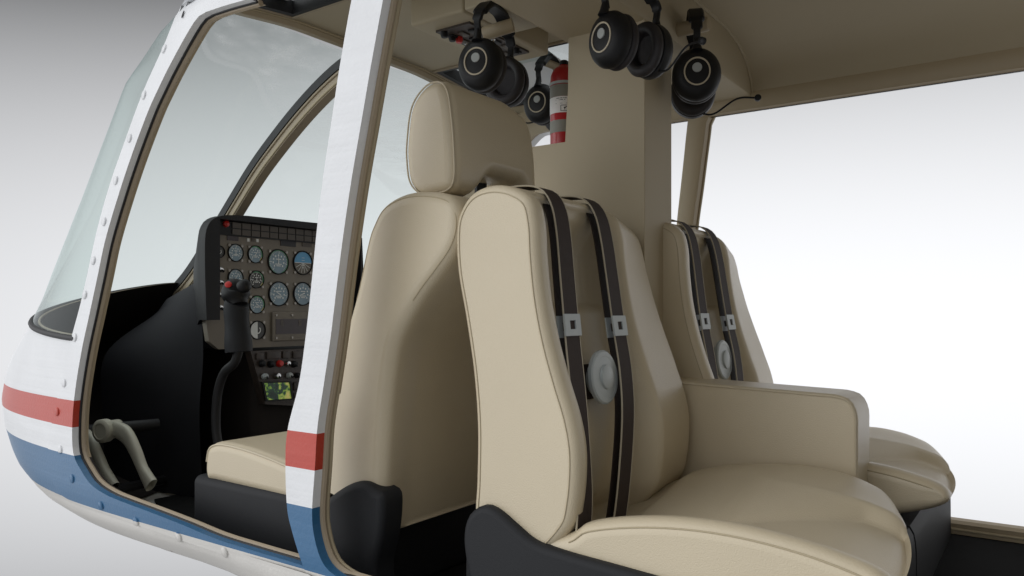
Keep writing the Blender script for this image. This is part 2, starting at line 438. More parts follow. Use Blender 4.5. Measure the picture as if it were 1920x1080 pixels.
# nose skin, belly and windshield, all on the same waterlines
PH = np.linspace(0, math.pi / 2, 46)
def zwb(ph):                       # bottom edge of the windshield
    t = ph / (math.pi / 2); return -.068 + .165 * t ** 1.6
def xend_from(P):                  # x of a frame's outer edge as a function of z
    o = P[:, -1]
    return o[:, 2], o[:, 0]
oz, ox = xend_from(R1[R1[:, -1, 0] < X0])
order = np.argsort(oz); oz, ox = oz[order], ox[order]
def ph_start(z, lap=.02):
    xe = min((np.interp(z, oz, ox) if z > oz[0] else X0) + lap, X0)
    t = np.clip((X0 - xe) / max(LZ(z), 1e-4), 0, 1)
    return math.asin(min(t ** (NE / 2), 1))
def nose_pt(z, t, dw=0, dl=0, lap=.02):
    p0 = ph_start(z, lap); return wl(z, p0 + (math.pi / 2 - p0) * t, dw, dl)
TS = np.linspace(0, 1, 60)
def skin_rows(dw, dl, nrow, zlo, inset=0.0):
    rows = []
    for k in range(nrow):
        s = k / (nrow - 1); row = []
        for t in TS:
            z = zlo
            for _ in range(4):
                zt = zwb_at(t, z); z = zlo + (zt - inset - zlo) * s
            row.append(nose_pt(z, t, dw, dl))
        rows.append(row)
    return np.array(rows)
def zwb_at(t, z):
    p0 = ph_start(-.06); return zwb(p0 + (math.pi / 2 - p0) * t)
zb0 = zwb(ph_start(-.06))
NS = skin_rows(0, 0, 40, -.597)
g = G(); g.grid(NS); g.grid(mirror(NS)[::-1])
part('nose_skin', g, M['paint'], heli, ang=60, label='white nose skin with a red stripe and a blue lower band')
NL = skin_rows(.02, .03, 30, -.545, -.006)
g = G(); g.grid(NL); g.grid(mirror(NL)[::-1])
part('nose_liner', g, M['dark_liner'], heli, ang=60)
# belly and lower sides aft of the nose
rows = []
for z in np.concatenate([np.linspace(-.598, -.545, 12), np.linspace(-.53, -.455, 8)]):
    rows.append([(x, YC - (halfw(x, z) + (.655 - WZ(z)) * sstep(-1.45, -.95, x) - .007 * (1 - sstep(X0 - .13, X0 - .03, x))), z + (min(z, -.53) - z) * sstep(-1.02, -.85, x)) for x in list(np.linspace(X0 - .14, X0, 8))[:-1] + list(np.linspace(X0, 1.3, 30))])
B_ = np.array(rows)
g = G(); g.grid(B_); g.grid(mirror(B_)[::-1])
g.grid([[(x, YC - WZ(-.598), -.598) for x in (X0, 1.3)], [(x, YC + WZ(-.598), -.598) for x in (X0, 1.3)]])
part('belly_skin', g, M['paint'], heli, ang=60)
sill = np.array([[(x, YC - WZ(z) - .001, z) for x in np.linspace(-1.0, 1.3, 12)] for z in (-.53, -.515)])
# glass
GROWS = 44; rows = []
for k in range(GROWS):
    s = k / (GROWS - 1); row = []
    for t in TS:
        zb = zwb_at(t, 0); z = zb + (.752 - zb) * s
        row.append(nose_pt(z, t))
    rows.append(row)
GP = np.array(rows)
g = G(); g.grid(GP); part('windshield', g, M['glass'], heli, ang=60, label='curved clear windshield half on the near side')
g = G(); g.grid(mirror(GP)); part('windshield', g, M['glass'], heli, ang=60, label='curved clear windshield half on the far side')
sealline = GP[0]
part('windshield_seal', G().tube(off(sealline, .0), .0075, 8), M['rubber'], heli)
part('windshield_seal', G().tube(mirror(sealline), .0075, 8), M['rubber'], heli)
inn = np.array([p + np.array([0.02, 0.012, .004]) for p in sealline]); inn[:, 1] = np.minimum(inn[:, 1], YC)
part('windshield_bead', G().tube(inn, .0032, 8), M['trim_bead'], heli)
part('windshield_bead', G().tube(mirror(inn), .0032, 8), M['trim_bead'], heli)

# centre windshield post, following the glass from its base to the header
cp = [uy(a, b, YC) for a, b in [(330, 545), (352, 520), (375, 487), (400, 445), (440, 378), (480, 313), (520, 258), (560, 208), (600, 164), (640, 127), (670, 108), (700, 95)]]
cp = catmull(cp, 40)
tn = np.gradient(cp, axis=0); tn /= np.linalg.norm(tn, axis=1)[:, None]
nr = np.stack([tn[:, 2], np.zeros(len(tn)), -tn[:, 0]], 1)         # toward the cabin
if nr[20][0] < 0: nr = -nr
def post_sec(a, b, w):
    rows = []
    for i in range(len(cp)):
        rows.append([cp[i] + nr[i] * a + np.array([0, -w, 0]), cp[i] + nr[i] * b + np.array([0, -w, 0]), cp[i] + nr[i] * b + np.array([0, w, 0]), cp[i] + nr[i] * a + np.array([0, w, 0])])
    return G().grid(rows, cv=True)
wp = part('windshield_post', post_sec(.013, .050, .016), M['trim_bead'], heli)
part('post_seal', post_sec(-.012, .0125, .020), M['rubber'], wp)
part('post_piping', G().tube(cp + nr * .021 + np.array([0, -.0175, 0]), .0035), M['trim_bead'], wp)
part('post_piping', G().tube(cp + nr * .044 + np.array([0, -.0165, 0]), .0035), M['leather_stitch'], wp)

# ceiling
XH, XA = -1.60, 1.30
def zc_front(y):
    d = abs(y - YC); return .748 - .02 * sstep(.2, .5, d) - .13 * np.clip((d - .42) / .21, 0, 1) ** 2.2
def zc_aft(y):
    d = abs(y - YC); 
    return .742 - (.142 * (1 - math.sqrt(max(0, 1 - min(1, max(0, (d - .37)) / .265) ** 2.4))))
YS = np.array(sorted(set(list(np.linspace(-.632, .632, 60)) + [-.55, -.275, .275, .55]))) + YC
XSF = np.array(sorted(set(list(np.linspace(XH, -.90, 24)) + [-1.565, -1.0])))
def inshell(x, y, zf):
    z = zf(y); m = max(halfw(x, z) - .012, .05); d = y - YC
    if x < -1.2:
        for _ in range(5):
            m = max(halfw(x, z) - .014, .05)
            if abs(d) > m: d = math.copysign(m, d)
            y = YC + d; z = zf(y)
    return (x, y, z)
def ceiling(xs, zf, holes=()):
    g = G(); P = np.array([[inshell(x, y, zf) for y in YS] for x in xs]); P0 = np.array([[(x, y, 0) for y in YS] for x in xs])
    n, m = P.shape[:2]; f = []
    for i in range(n - 1):
        for j in range(m - 1):
            mx, my = P0[i:i + 2, j, 0].mean(), P0[i, j:j + 2, 1].mean()
            if any(a < mx < b and c < my < d for a, b, c, d in holes): continue
            f.append((i * m + j, i * m + j + 1, (i + 1) * m + j + 1, (i + 1) * m + j))
    return g.add(P.reshape(-1, 3), f)
HO = [(-1.565, -1.0, YC - .55, YC - .275), (-1.565, -1.0, YC + .275, YC + .55)]
part('ceiling_liner', ceiling(XSF, zc_front, HO), M['liner'], heli, label='front beige headliner with two roof windows')
part('ceiling_liner', ceiling(np.linspace(-.90, XA, 30), zc_aft), M['liner'], heli, label='domed aft beige headliner')
for a, b, c, d in HO:
    ys = np.linspace(c, d, 10)
    P = np.array([[inshell(x, y, zc_front) for y in ys] for x in (a, (a + b) / 2, b)]) + [0, 0, .022]
    rw = part('roof_window', G().grid(P), M['clear_glass'], heli)
    loop = [(x, c, zc_front(c)) for x in np.linspace(a, b, 12)] + [(b, y, zc_front(y)) for y in ys[1:]] + [(x, d, zc_front(d)) for x in np.linspace(b, a, 12)[1:]] + [(a, y, zc_front(y)) for y in ys[::-1][1:-1]]
    loop = np.array([inshell(p[0], p[1], zc_front) for p in loop])
    ce = loop.mean(0)
    inn_ = loop + (ce - loop) * np.array([.055, .09, 0]) 
    g = G(); g.grid([loop + [0, 0, -.004], inn_ + [0, 0, -.004], inn_ + [0, 0, .03], loop + [0, 0, .03]], cu=True, cv=True)
    part('roof_window_seal', g, M['rubber'], rw)
    lip = loop + (loop - ce) * np.array([.02, .03, 0]) + [0, 0, -.001]
    part('roof_window_bead', G().tube(lip, .005, 8, closed=True), M['trim_bead'], rw)
# roof outer skin
g = G()
P = np.array([[(x, y, .80 - .165 * (abs(y - YC) / .655) ** 4) for y in np.linspace(YC - .655, YC + .655, 31)] for x in np.linspace(-.98, XA, 6)])
g.grid(P)
part('roof_skin', g, M['paint'], heli)
part('roof_skin', ceiling(XSF, lambda y: zc_front(y) + .026, [(a - .02, b + .02, c, d) for a, b, c, d in HO]), M['paint'], heli)
for sg in (-1, 1):
    part('roof_rail', G().grid([[(x, YC + sg * y_, z_) for x in np.linspace(-1.0, XA, 8)] for y_, z_ in ((.655, .572), (.669, .576), (.670, .62), (.662, .650), (.654, .662))]), M['paint'], heli)
# header across the front of the ceiling
ys = np.linspace(YC - .45, YC + .45, 40)
hr = []
for y in ys:
    z = zc_front(y)
    x = XH - .02
    hr.append([(x - .012, y, z + .035), (x - .012, y, z - .004), (x, y, z - .014), (x + .018, y, z - .014), (x + .026, y, z - .004), (x + .026, y, z + .035)])
part('windshield_header', G().grid(hr, cv=True), M['trim'], heli)
part('header_seam', G().tube([(XH + .022, y, zc_front(y) - .006) for y in ys], .0028), M['leather_stitch'], heli)
# cantrails above the doors
def cantrail(mir):
    xs = np.linspace(-1.18, XA, 24); rows = []
    for x in xs:
        rows.append([(x, YC + .652, .625), (x, YC + .668, .60), (x, YC + .668, .584), (x, YC + .655, .575), (x, YC + .637, .577), (x, YC + .629, .592), (x, YC + .628, .615), (x, YC + .632, .625)])
    P = np.array(rows); P = mirror(P) if mir else P
    part('door_header', G().grid(P, cv=True), M['trim'], heli)
cantrail(False); cantrail(True)
# starboard door post, inner side
SL = [(1290, 200), (1287, 225), (1283, 260), (1279, 300), (1273, 355), (1266, 420), (1256, 540), (1242, 700), (1226, 880)]
SR = [(1345, 200), (1327, 222), (1322, 255), (1316, 300), (1309, 355), (1300, 420), (1288, 540), (1272, 700), (1254, 880)]
rows = []
for q in catmull(np.hstack([np.array(SL, float), np.array(SR, float)]), 40):
    a, b = uy(q[0], q[1], 2.19), uy(q[2], q[3], 2.19)
    rows.append([a + [0, .02, 0], a + [.003, .004, 0], a + [.010, 0, 0], b + [-.010, 0, 0], b + [-.003, .004, 0], b + [0, .02, 0], b + [0, .045, 0], a + [0, .045, 0]])
sp_ = part('door_post', G().grid(rows, cv=True), M['trim'], heli, label='beige inner door post on the far side')
e = np.array([r[5] for r in rows]) + [.006, .012, 0]
part('door_seal', G().tube(e - [.004, .004, 0], .0032), M['leather_stitch'], sp_)
# starboard sill, floor, aft walls
sx = np.linspace(-.95, XA, 12)
g = G(); g.grid([[(x, YC + .635, -.548), (x, YC + .632, -.520), (x, YC + .640, -.513), (x, YC + .668, -.513), (x, YC + .668, -.55)] for x in sx], cv=True)
part('door_sill', g, M['trim'], heli)
part('sill_bead', G().tube([(x, YC + .632, -.534) for x in sx], .0035), M['leather_stitch'], heli)
fl = [(x, YC - w) for x, w in ((-2.15, .30), (-1.9, .40), (-1.6, .47), (-1.3, .50), (-1.0, .61), (XA, .62))]
fl += [(XA, YC + .633), (-1.0, YC + .633), (-1.3, YC + .50), (-1.6, YC + .47), (-1.9, YC + .40), (-2.15, YC + .30)]
part('cabin_floor', G().prism([(a, b, -.546) for a, b in fl], (0, 0, -.02)), M['carpet'], heli, ang=20)
part('aft_bulkhead', G().box((1.25, YC - .64, -.55), (1.30, YC + .64, .74)), M['liner'], heli)

# transverse roof beam over the pillar
bx0, bx1, bz = -.905, -.70, .612
yy = np.linspace(YC - .642, YC + .642, 60)
g = G()
top = [(y, zc_aft(y) + .004) for y in yy]
rr = .012
front = [(bx0, y, bz) for y in yy]
g.grid([[(bx0, y, z + .01) for y, z in top], [(bx0, y, min(bz, z)) for y, z in top], [(bx1 - rr, y, min(bz, z)) for y, z in top], [(bx1 - rr * .3, y, min(bz + rr * .3, z)) for y, z in top], [(bx1, y, min(bz + rr, z + .004)) for y, z in top], [(bx1, y, z + .004) for y, z in top]])
beam = part('roof_beam', g, M['liner'], heli, ang=25)
part('beam_piping', G().tube([(bx1 + .002, y, zc_aft(y)) for y in yy], .0045), M['liner'], beam)
# overhead console
con = G()
con.rbox((-1.275, YC - .16, .690), (-1.110, YC + .21, .760), .008, 3)
oc = part('overhead_console', con, M['liner'], heli, ang=30)
part('console_step', G().rbox((-1.1085, YC - .16, .692), (-1.008, YC + .028, .760), .006, 3), M['liner'], oc, ang=30)

# centre pillar
pp = [(-.703, .625), (-.887, .625), (-.889, .50), (-.8965, .381), (-1.010, .381), (-.985, .29), (-.93, .12), (-.90, -.1), (-.90, -.50), (-.703, -.50)]
g = G(); g.prism([(x, YC - .062, z) for x, z in pp], (0, .14, 0))
pil = part('center_pillar', g, M['liner'], heli, ang=20, label='beige pillar between the front and rear seats')
part('pillar_seam', G().tube([(-.7035, YC - .0615, z) for z in np.linspace(-.45, .61, 12)], .0022), M['liner'], pil)

# ------------------------------------------------------------------ seats
def resample_profile(pts, n=150): return catmull(pts, n, closed=True)
def pnorm(P):
    t = np.roll(P, -1, 0) - np.roll(P, 1, 0); t /= np.linalg.norm(t, axis=1)[:, None] + 1e-12
    a = np.sum(P[:, 0] * np.roll(P[:, 1], -1) - np.roll(P[:, 0], -1) * P[:, 1])
    n = np.stack([t[:, 1], -t[:, 0]], 1)
    return n if a > 0 else -n
def loft(P, y0, y1, r0, r1, deform=None, ny=60):
    """cushion: the side profile P (x, z) swept from y0 to y1 with rounded ends of radius r0 / r1"""
    N = pnorm(P); K = 9
    seg = np.linalg.norm(np.roll(P, -1, 0) - P, axis=1)
    sm = lambda a, n: [a := (np.roll(a, 1, 0) + 2 * a + np.roll(a, -1, 0)) / 4 for _ in range(n)][-1]
    Nr = sm(N, 6); turn = (np.roll(Nr, -1, 0) - np.roll(Nr, 1, 0))
    tang = (np.roll(P, -1, 0) - np.roll(P, 1, 0)); dl_ = np.linalg.norm(tang, axis=1) + 1e-9
    kap = np.sum(turn * tang, 1) / dl_ / dl_                     # > 0 where the outline is convex
    room = np.where(kap > 1e-3, .75 / np.maximum(kap, 1e-3), 1.0)
    for _ in range(4): room = np.minimum(room, np.minimum(np.roll(room, 1), np.roll(room, -1)) + seg * .5)
    room = sm(room, 4)
    st = []
    for k in range(K): a = k / (K - 1) * math.pi / 2; st.append((y0 + r0 * (1 - math.sin(a)) if False else y0 + r0 * (1 - math.cos(a)) , r0 * (1 - math.sin(a))))
    for t in np.linspace(0, 1, ny)[1:-1]: st.append((y0 + r0 + (y1 - r1 - y0 - r0) * t, 0))
    for k in range(K)[::-1]: a = k / (K - 1) * math.pi / 2; st.append((y1 - r1 * (1 - math.cos(a)), r1 * (1 - math.sin(a))))
    rows = []
    for y, ins in st:
        q = P - N * np.minimum(ins, room * (ins / max(r0, r1)) if ins else 0)[:, None] if ins else P.copy()
        row = np.stack([q[:, 0], np.full(len(q), y), q[:, 1]], 1)
        if deform is not None: row = deform(row, N)
        rows.append(row)
    rows = np.array(rows)
    g = G(); g.grid(rows, cv=True)
    for e, rev in ((0, True), (-1, False)):          # end caps by shrinking rings
        ring = rows[e]; c = ring.mean(0)
        base = len(g.v)
        # straight-across cap: triangulate by n-gon
        cap_ = ring + np.array([0, -4e-5 if e == 0 else 4e-5, 0])
        g.add(cap_, [tuple(range(len(ring)))[::-1] if rev else tuple(range(len(ring)))])
    return g, rows
def xz(px_pts, y): return [(p[0], p[2]) for p in (uy(a, b, y) for a, b in px_pts)]

YN0, YN1, SC = 1.0, 1.49, 1.235          # near seat edges and centre
rear_prof = resample_profile(xz([(1060, 1000), (1077, 945), (1082, 860), (1072, 790), (1050, 715), (1030, 640), (1015, 560), (1007, 480), (1003, 415), (990, 371), (955, 349), (915, 346), (880, 362), (857, 398), (850, 440), (853, 510), (868, 600), (882, 700), (889, 800), (888, 900), (886, 970), (905, 1035), (1000, 1050)], YN0), 240)

def back_deform(row, N):
    r = row.copy()
    y = r[:, 1]; z = r[:, 2]
    w = np.clip((N[:, 0] - .35) / .4, 0, 1)
    # broad wing: the inboard bolster leans back
    inb = np.clip((y - 1.26) / .23, 0, 1)
    mid = sstep(1.030, 1.055, y) * (1 - sstep(1.268, 1.325, y))
    zt = sstep(.21, .12, z) if False else 1 - sstep(.10, .20, z)
    step = .076 - .024 * (1 - sstep(.004, .014, z)) + .0 
    low = .012 * (1 - sstep(-.145, -.135, z))
    depth = (step + low) * (.35 + .65 * zt)
    r[:, 0] -= w * mid * depth
    r[:, 0] -= np.clip((r[:, 0] + .84) / .17, 0, 1) * inb * (.016 + .034 * sstep(-.11, .2, z))
    # head of the seat drops to the inboard side
    t = np.clip((N[:, 1] - .2) / .5, 0, 1)
    r[:, 2] -= sstep(1.30, 1.50, y) * np.clip((z - .05) / .15, 0, 1) * .020
    return r
cush_prof = resample_profile([(-.60, -.335), (-.57, -.315), (-.50, -.297), (-.42, -.286), (-.34, -.284), (-.26, -.291), (-.20, -.303), (-.168, -.314), (-.153, -.330), (-.160, -.347), (-.20, -.366), (-.28, -.388), (-.40, -.412), (-.60, -.43), (-.66, -.42), (-.67, -.36)], 130)
def cush_deform(row, N):
    r = row.copy(); y = r[:, 1]; x = r[:, 0]
    up = np.clip((N[:, 1] - .2) / .5, 0, 1)
    f = np.clip((x + .44) / .22, 0, 1)
    a = 1.12 + .17 * f; bb = a + .27 - .245 * f ** .6
    mid = sstep(1.03, 1.062, y) * (1 - np.clip((y - a) / (bb - a), 0, 1) ** .8)
    r[:, 2] -= up * mid * (.040 - .014 * f + .006 * (1 - sstep(-.412, -.402, x)))
    r[:, 2] += up * sstep(1.30, 1.44, y) * .006
    crown = np.sin(np.clip((y - 1.0) / .49, 0, 1) * math.pi)
    r[:, 0] -= np.clip((x + .36) / .2, 0, 1) * .088 * np.clip((y - 1.06) / .43, 0, 1) ** 2.0
    return r

def strap_path(ys):
    xz_ = [(-.86, .182), (-.80, .206), (-.745, .210), (-.708, .202), (-.687, .176), (-.674, .13), (-.661, .06), (-.643, -.03), (-.620, -.10), (-.604, -.18), (-.596, -.29), (-.602, -.375)]
    return catmull([(x, y - .007, z) for (x, z), y in zip(xz_, ys)], 70)
def strap_geo(path, w, th, dx=0.0):
    t = np.gradient(path, axis=0); t /= np.linalg.norm(t, axis=1)[:, None]
    n = np.stack([t[:, 2], np.zeros(len(t)), -t[:, 0]], 1)
    n = np.where((n[:, :1] < 0) & (np.abs(n[:, :1]) > .0), n, n)
    if n[30][0] < 0: n = -n
    yv = np.array([0, 1.0, 0])
    rows = [[p + m * dx - yv * w, p + m * dx + yv * w, p + m * (dx + th) + yv * w, p + m * (dx + th) - yv * w] for p, m in zip(path, n)]
    return rows, n

SEATGROUP = 'aft facing beige rear seats with shoulder straps'
def make_rear_seat():
    root = empty('rear_seat', 'near aft facing beige leather seat with its charcoal side cover fully in view', 'seat', (-.5, SC, -.546), SEATGROUP)
    g, rows = loft(rear_prof, YN0, YN1, .016, .026, back_deform)
    bk = part('backrest', g, M['leather'], root, ang=75)
    for ins, mt, r, dx in ((.013, 'leather_stitch', .0018, .0005),):
        q = rear_prof - pnorm(rear_prof) * ins
        line = np.stack([q[:, 0], np.full(len(q), YN0 + (.003 if ins < .01 else -.0002)), q[:, 1]], 1)
        part('piping' if mt == 'leather_seam' else 'stitching', G().tube(line, r * .5, 6, closed=True), M[mt], bk)
    # piping along the inboard wing
    idx = [i for i in range(len(rear_prof)) if pnorm(rear_prof)[i][0] > .75 and -.33 < rear_prof[i][1] < .12]
    ki = -14
    lr = rows[-6][idx]
    part('piping', G().tube(lr + np.array([-.0005, 0, 0]), .0020, 6), M['leather_seam'], bk)
    g, crow = loft(cush_prof, YN0, YN1 + .005, .022, .05, cush_deform)
    cu = part('seat_cushion', g, M['leather'], root, ang=75)
    cn = pnorm(cush_prof)
    q = cush_prof - cn * .006
    idx = [i for i in range(len(q)) if cn[i][1] > -.2 and q[i][0] > -.62]
    idx.sort(key=lambda i: q[i][0] - (0 if cn[i][1] > 0 else -2 * (q[i][1])))
    ln = cush_deform(np.stack([q[:, 0], np.full(len(q), YN0 + .005), q[:, 1]], 1), cn)
    top_idx = [i for i in range(len(q)) if cn[i][1] > .15 and q[i][0] > -.60]
    top_idx.sort(key=lambda i: q[i][0])
    part('piping', G().tube(ln[top_idx] + np.array([0, -.0030, -.006]), .0013, 6), M['leather_stitch'], cu)
    # base and hinge cover
    bp = catmull([(-.80, -.546), (-.80, -.40), (-.78, -.385), (-.60, -.40), (-.30, -.398), (-.242, -.396), (-.210, -.410), (-.205, -.546)], 60)
    g = G(); g.prism([(x, YN0 + .012, z) for x, z in bp], (0, .570, 0))
    part('base', g, M['charcoal'], root, ang=30)
    cov = xz([(1015, 1250), (925, 1200), (885, 1110), (870, 1050), (866, 1005), (873, 972), (888, 955), (908, 949), (932, 961), (965, 990), (1000, 1018), (1060, 1039), (1160, 1067), (1290, 1104), (1440, 1148), (1500, 1200), (1400, 1280), (1200, 1290)], YN0 - .016)
    cov = resample_profile(cov, 110)
    cov[:, 1] = np.maximum(cov[:, 1], -.546)
    g, _ = loft(cov, YN0 - .016, YN0 + .03, .011, .004, ny=6)
    part('side_cover', g, M['charcoal'], root, ang=60)
    # shoulder straps: front run plus the second layer behind it
    for ys_ in ((1.122, 1.121, 1.120, 1.119, 1.117, 1.112, 1.102, 1.087, 1.062, 1.048, 1.046, 1.046), (1.265, 1.265, 1.265, 1.265, 1.265, 1.264, 1.261, 1.253, 1.232, 1.210, 1.178, 1.165)):
        path = strap_path(ys_)
        rows, n = strap_geo(path, .0215, .0022, .004)
        g = G().grid(rows, cv=True)
        rows2, _ = strap_geo(path[5:], .0215, .0018, -.010)
        g.grid(rows2, cv=True)
        st = part('shoulder_strap', g, M['webbing'], root, ang=30)
        for s in (-1, 1):
            part('strap_edge', G().tube(path + n * .0052 + np.array([0, s * .0222, 0]), .0016, 6), M['webbing_edge'], st)
        i = int(np.argmin(np.abs(path[12:, 2] + .026))) + 12
        p, m = path[i], n[i]; t = path[i + 1] - path[i - 1]; t /= np.linalg.norm(t)
        g = G()
        yv = np.array([0, 1.0, 0])
        def plate(c, hy, ht, d0, d1):
            a = [c + m * d0 + yv * sy * hy + t * stt * ht for sy, stt in ((-1, -1), (1, -1), (1, 1), (-1, 1))]
            g.prism(a, m * (d1 - d0))
        for c, hy, ht in ((p - yv * .0170, .0080, .0185), (p + yv * .0170, .0080, .0185), (p - t * .0130, .0091, .0055), (p + t * .0130, .0091, .0055)): plate(c, hy, ht, .0055, .0088); plate(c, hy, ht, -.0085, -.0062)
        part('strap_adjuster', g, M['greymetal'], st, ang=30)
    # lap belt and rotary buckle
    ys = np.linspace(1.03, 1.30, 20)
    rows = []
    for y in ys:
        sag = ((y - 1.165) / .15) ** 2
        x = -.648 - .016 * sag; z = -.118 + .004 * sag
        rows.append([(x, y, z - .030), (x + .004, y, z - .030), (x + .006, y, z + .030), (x + .002, y, z + .030)])
    part('lap_belt', G().grid(rows, cv=True), M['webbing'], root, ang=30)
    ax = (1, 0, .10)
    c = np.array([-.640, 1.165, -.112])
    bkl = part('rotary_buckle', G().lathe([(-.004, .030), (.008, .033), (.010, .046), (.016, .046), (.0185, .043), (.019, .036), (.0185, .0352), (.0195, .022), (.0192, .0)], c, ax, 40), M['greymetal'], root, ang=35)
    part('buckle_button', G().lathe([(.0185, .0215), (.023, .0205), (.0245, .017), (.025, 0)], c, ax, 36), M['greymetal'], bkl, ang=35)
    return root
def children(o): return [c for c in bpy.data.objects if c.parent == o]
def copy_tree(o, parent=None):
    c = o.copy(); col.objects.link(c)
    if parent is not None:
        c.parent = parent; c.matrix_parent_inverse = o.matrix_parent_inverse.copy()
    for ch in children(o):
        if ch is not c: copy_tree(ch, c)
    return c
near_seat = make_rear_seat()
far_seat = copy_tree(near_seat)
far_seat['label'] = 'far aft facing beige leather seat beyond the armrest, partly hidden by it'
far_seat.location.y = SC + .583

# armrest between the rear seats
arm = empty('armrest', 'beige leather armrest box standing between the two aft facing seats', 'armrest', (-.45, YC, -.43))
ap = catmull([(-.66, -.1410), (-.62, -.1422), (-.56, -.1440), (-.48, -.1464), (-.40, -.1488), (-.35, -.1503), (-.325, -.1516), (-.302, -.160), (-.290, -.185), (-.289, -.22), (-.289, -.30), (-.289, -.43), (-.40, -.432), (-.60, -.432), (-.655, -.432), (-.662, -.38), (-.662, -.30), (-.662, -.18), (-.6615, -.147)], 110, closed=True)
g, rows = loft(ap, YC - .052, YC + .062, .006, .006, ny=14)
ab = part('armrest_body', g, M['leather'], arm, ang=60)
an = pnorm(ap); ti = [i for i in range(len(ap)) if (an[i][1] > .1 or an[i][0] > .5) and ap[i][0] > -.655]
ti.sort(key=lambda i: (ap[i][0] - 2 * (ap[i][1] + .15) * (ap[i][0] > -.34)))
part('piping', G().tube([(ap[i][0] - an[i][0] * .004, YC - .0525, ap[i][1] - an[i][1] * .004) for i in ti], .0022, 6), M['leather_seam'], ab)

# front seat
YF0, YF1 = 1.0, 1.44
fs = empty('front_seat', 'forward facing beige leather crew seat behind the white door post', 'seat', (-1.2, 1.2, -.546))
fp = resample_profile(xz([(585, 1008), (581, 985), (588, 900), (603, 800), (625, 700), (645, 612), (664, 540), (682, 455), (693, 420), (714, 383), (753, 361), (800, 357), (838, 366), (857, 390), (860, 430), (847, 470), (820, 510), (789, 552), (757, 605), (736, 660), (724, 760), (717, 880), (714, 960), (713, 990), (712.5, 1000), (711, 1004.5), (706, 1006), (690, 1007), (640, 1009), (605, 1010)], YF0), 260)
def fback_deform(row, N):
    r = row.copy(); y = r[:, 1]; z = r[:, 2]
    w = np.clip((N[:, 0] - .3) / .4, 0, 1)
    mid = sstep(1.02, 1.10, y) * (1 - sstep(1.34, 1.42, y))
    r[:, 0] -= w * mid * .012 * (1 - sstep(.0, .12, z))
    return r
g, rows = loft(fp, YF0, YF1, .024, .05, fback_deform)
fb = part('backrest', g, M['leather'], fs, ang=75)
q = fp - pnorm(fp) * .010; qi = [i for i in range(len(q)) if q[i][1] > .02]
a0 = [i for i in qi]
k0 = next(i for i in range(len(a0)) if i == 0 or a0[i] - a0[i - 1] > 1)
part('stitching', G().tube([(q[i][0], YF0 + .0045, q[i][1]) for i in a0], .0012, 6), M['leather_stitch'], fb)
hp = resample_profile(xz([(757, 265), (766, 200), (791, 160), (820, 148), (838, 166), (846, 215), (851, 280), (851, 333), (840, 357), (811, 367), (782, 365), (763, 343), (757, 305)], 1.05), 110)
def head_deform(row, N):
    r = row.copy(); y, z = r[:, 1], r[:, 2]
    mid = sstep(1.10, 1.165, y) * (1 - sstep(1.25, 1.30, y))
    r[:, 2] += mid * .045 * (1 - sstep(.215, .30, z)) * 1.0
    r[:, 0] += (y - 1.05) * 0.03
    r[:, 2] -= sstep(1.22, 1.32, y) * .02 * sstep(.3, .41, z)
    return r
g, rows = loft(hp, 1.05, 1.315, .022, .03, head_deform, ny=40)
hr_ = part('headrest', g, M['leather'], fs, ang=75)
q = hp - pnorm(hp) * .004
part('piping', G().tube([(a, 1.0545, b) for a, b in q], .0016, 6, closed=True), M['leather_seam'], hr_)
part('headrest_rod', G().tube([(-.93, 1.215, .15), (-.925, 1.215, .27)], .012), M['black'], hr_)
fc = resample_profile([(-1.525, -.345), (-1.524, -.318), (-1.512, -.293), (-1.48, -.281), (-1.43, -.280), (-1.37, -.284), (-1.30, -.293), (-1.22, -.306), (-1.10, -.325), (-1.04, -.34), (-1.03, -.37), (-1.10, -.378), (-1.30, -.372), (-1.49, -.368), (-1.515, -.365)], 120)
g, rows = loft(fc, YF0, YF1, .02, .04, ny=24)
cu = part('seat_cushion', g, M['leather'], fs, ang=75)
cn = pnorm(fc); q = fc - cn * .006
ti = sorted([i for i in range(len(q)) if cn[i][1] > .0 or (q[i][0] < -1.5 and q[i][1] > -.35)], key=lambda i: q[i][0] + .3 * (q[i][1]))
ti = [i for i in ti if cn[i][1] > .1]
part('piping', G().tube([(q[i][0], YF0 + .0045, q[i][1]) for i in ti], .0026, 6), M['leather_seam'], cu)
part('base', G().rbox((-1.565, YF0 - .004, -.55), (-1.045, YF1, -.360), .018, 4), M['charcoal'], fs, ang=50)
cov = resample_profile(xz([(560, 1150), (560, 1000), (590, 955), (622, 926), (655, 907), (680, 906), (698, 918), (714, 930), (716, 962), (711, 1010), (700, 1060), (685, 1150)], YF0 - .02), 100)
cov[:, 1] = np.maximum(cov[:, 1], -.546)
g, _ = loft(cov, YF0 - .02, YF0 + .035, .014, .004, ny=6)
part('side_cover', g, M['charcoal'], fs, ang=60)
# harness strap that crosses the top of the front seat
pth = catmull([(-.895, 1.20, .222), (-.865, 1.20, .226), (-.83, 1.20, .222), (-.80, 1.20, .205)], 16)
part('shoulder_strap', G().grid([[p + [0, -.022, 0], p + [0, .022, 0], p + [0, .022, .003], p + [0, -.022, .003]] for p in pth], cv=True), M['webbing'], fs)

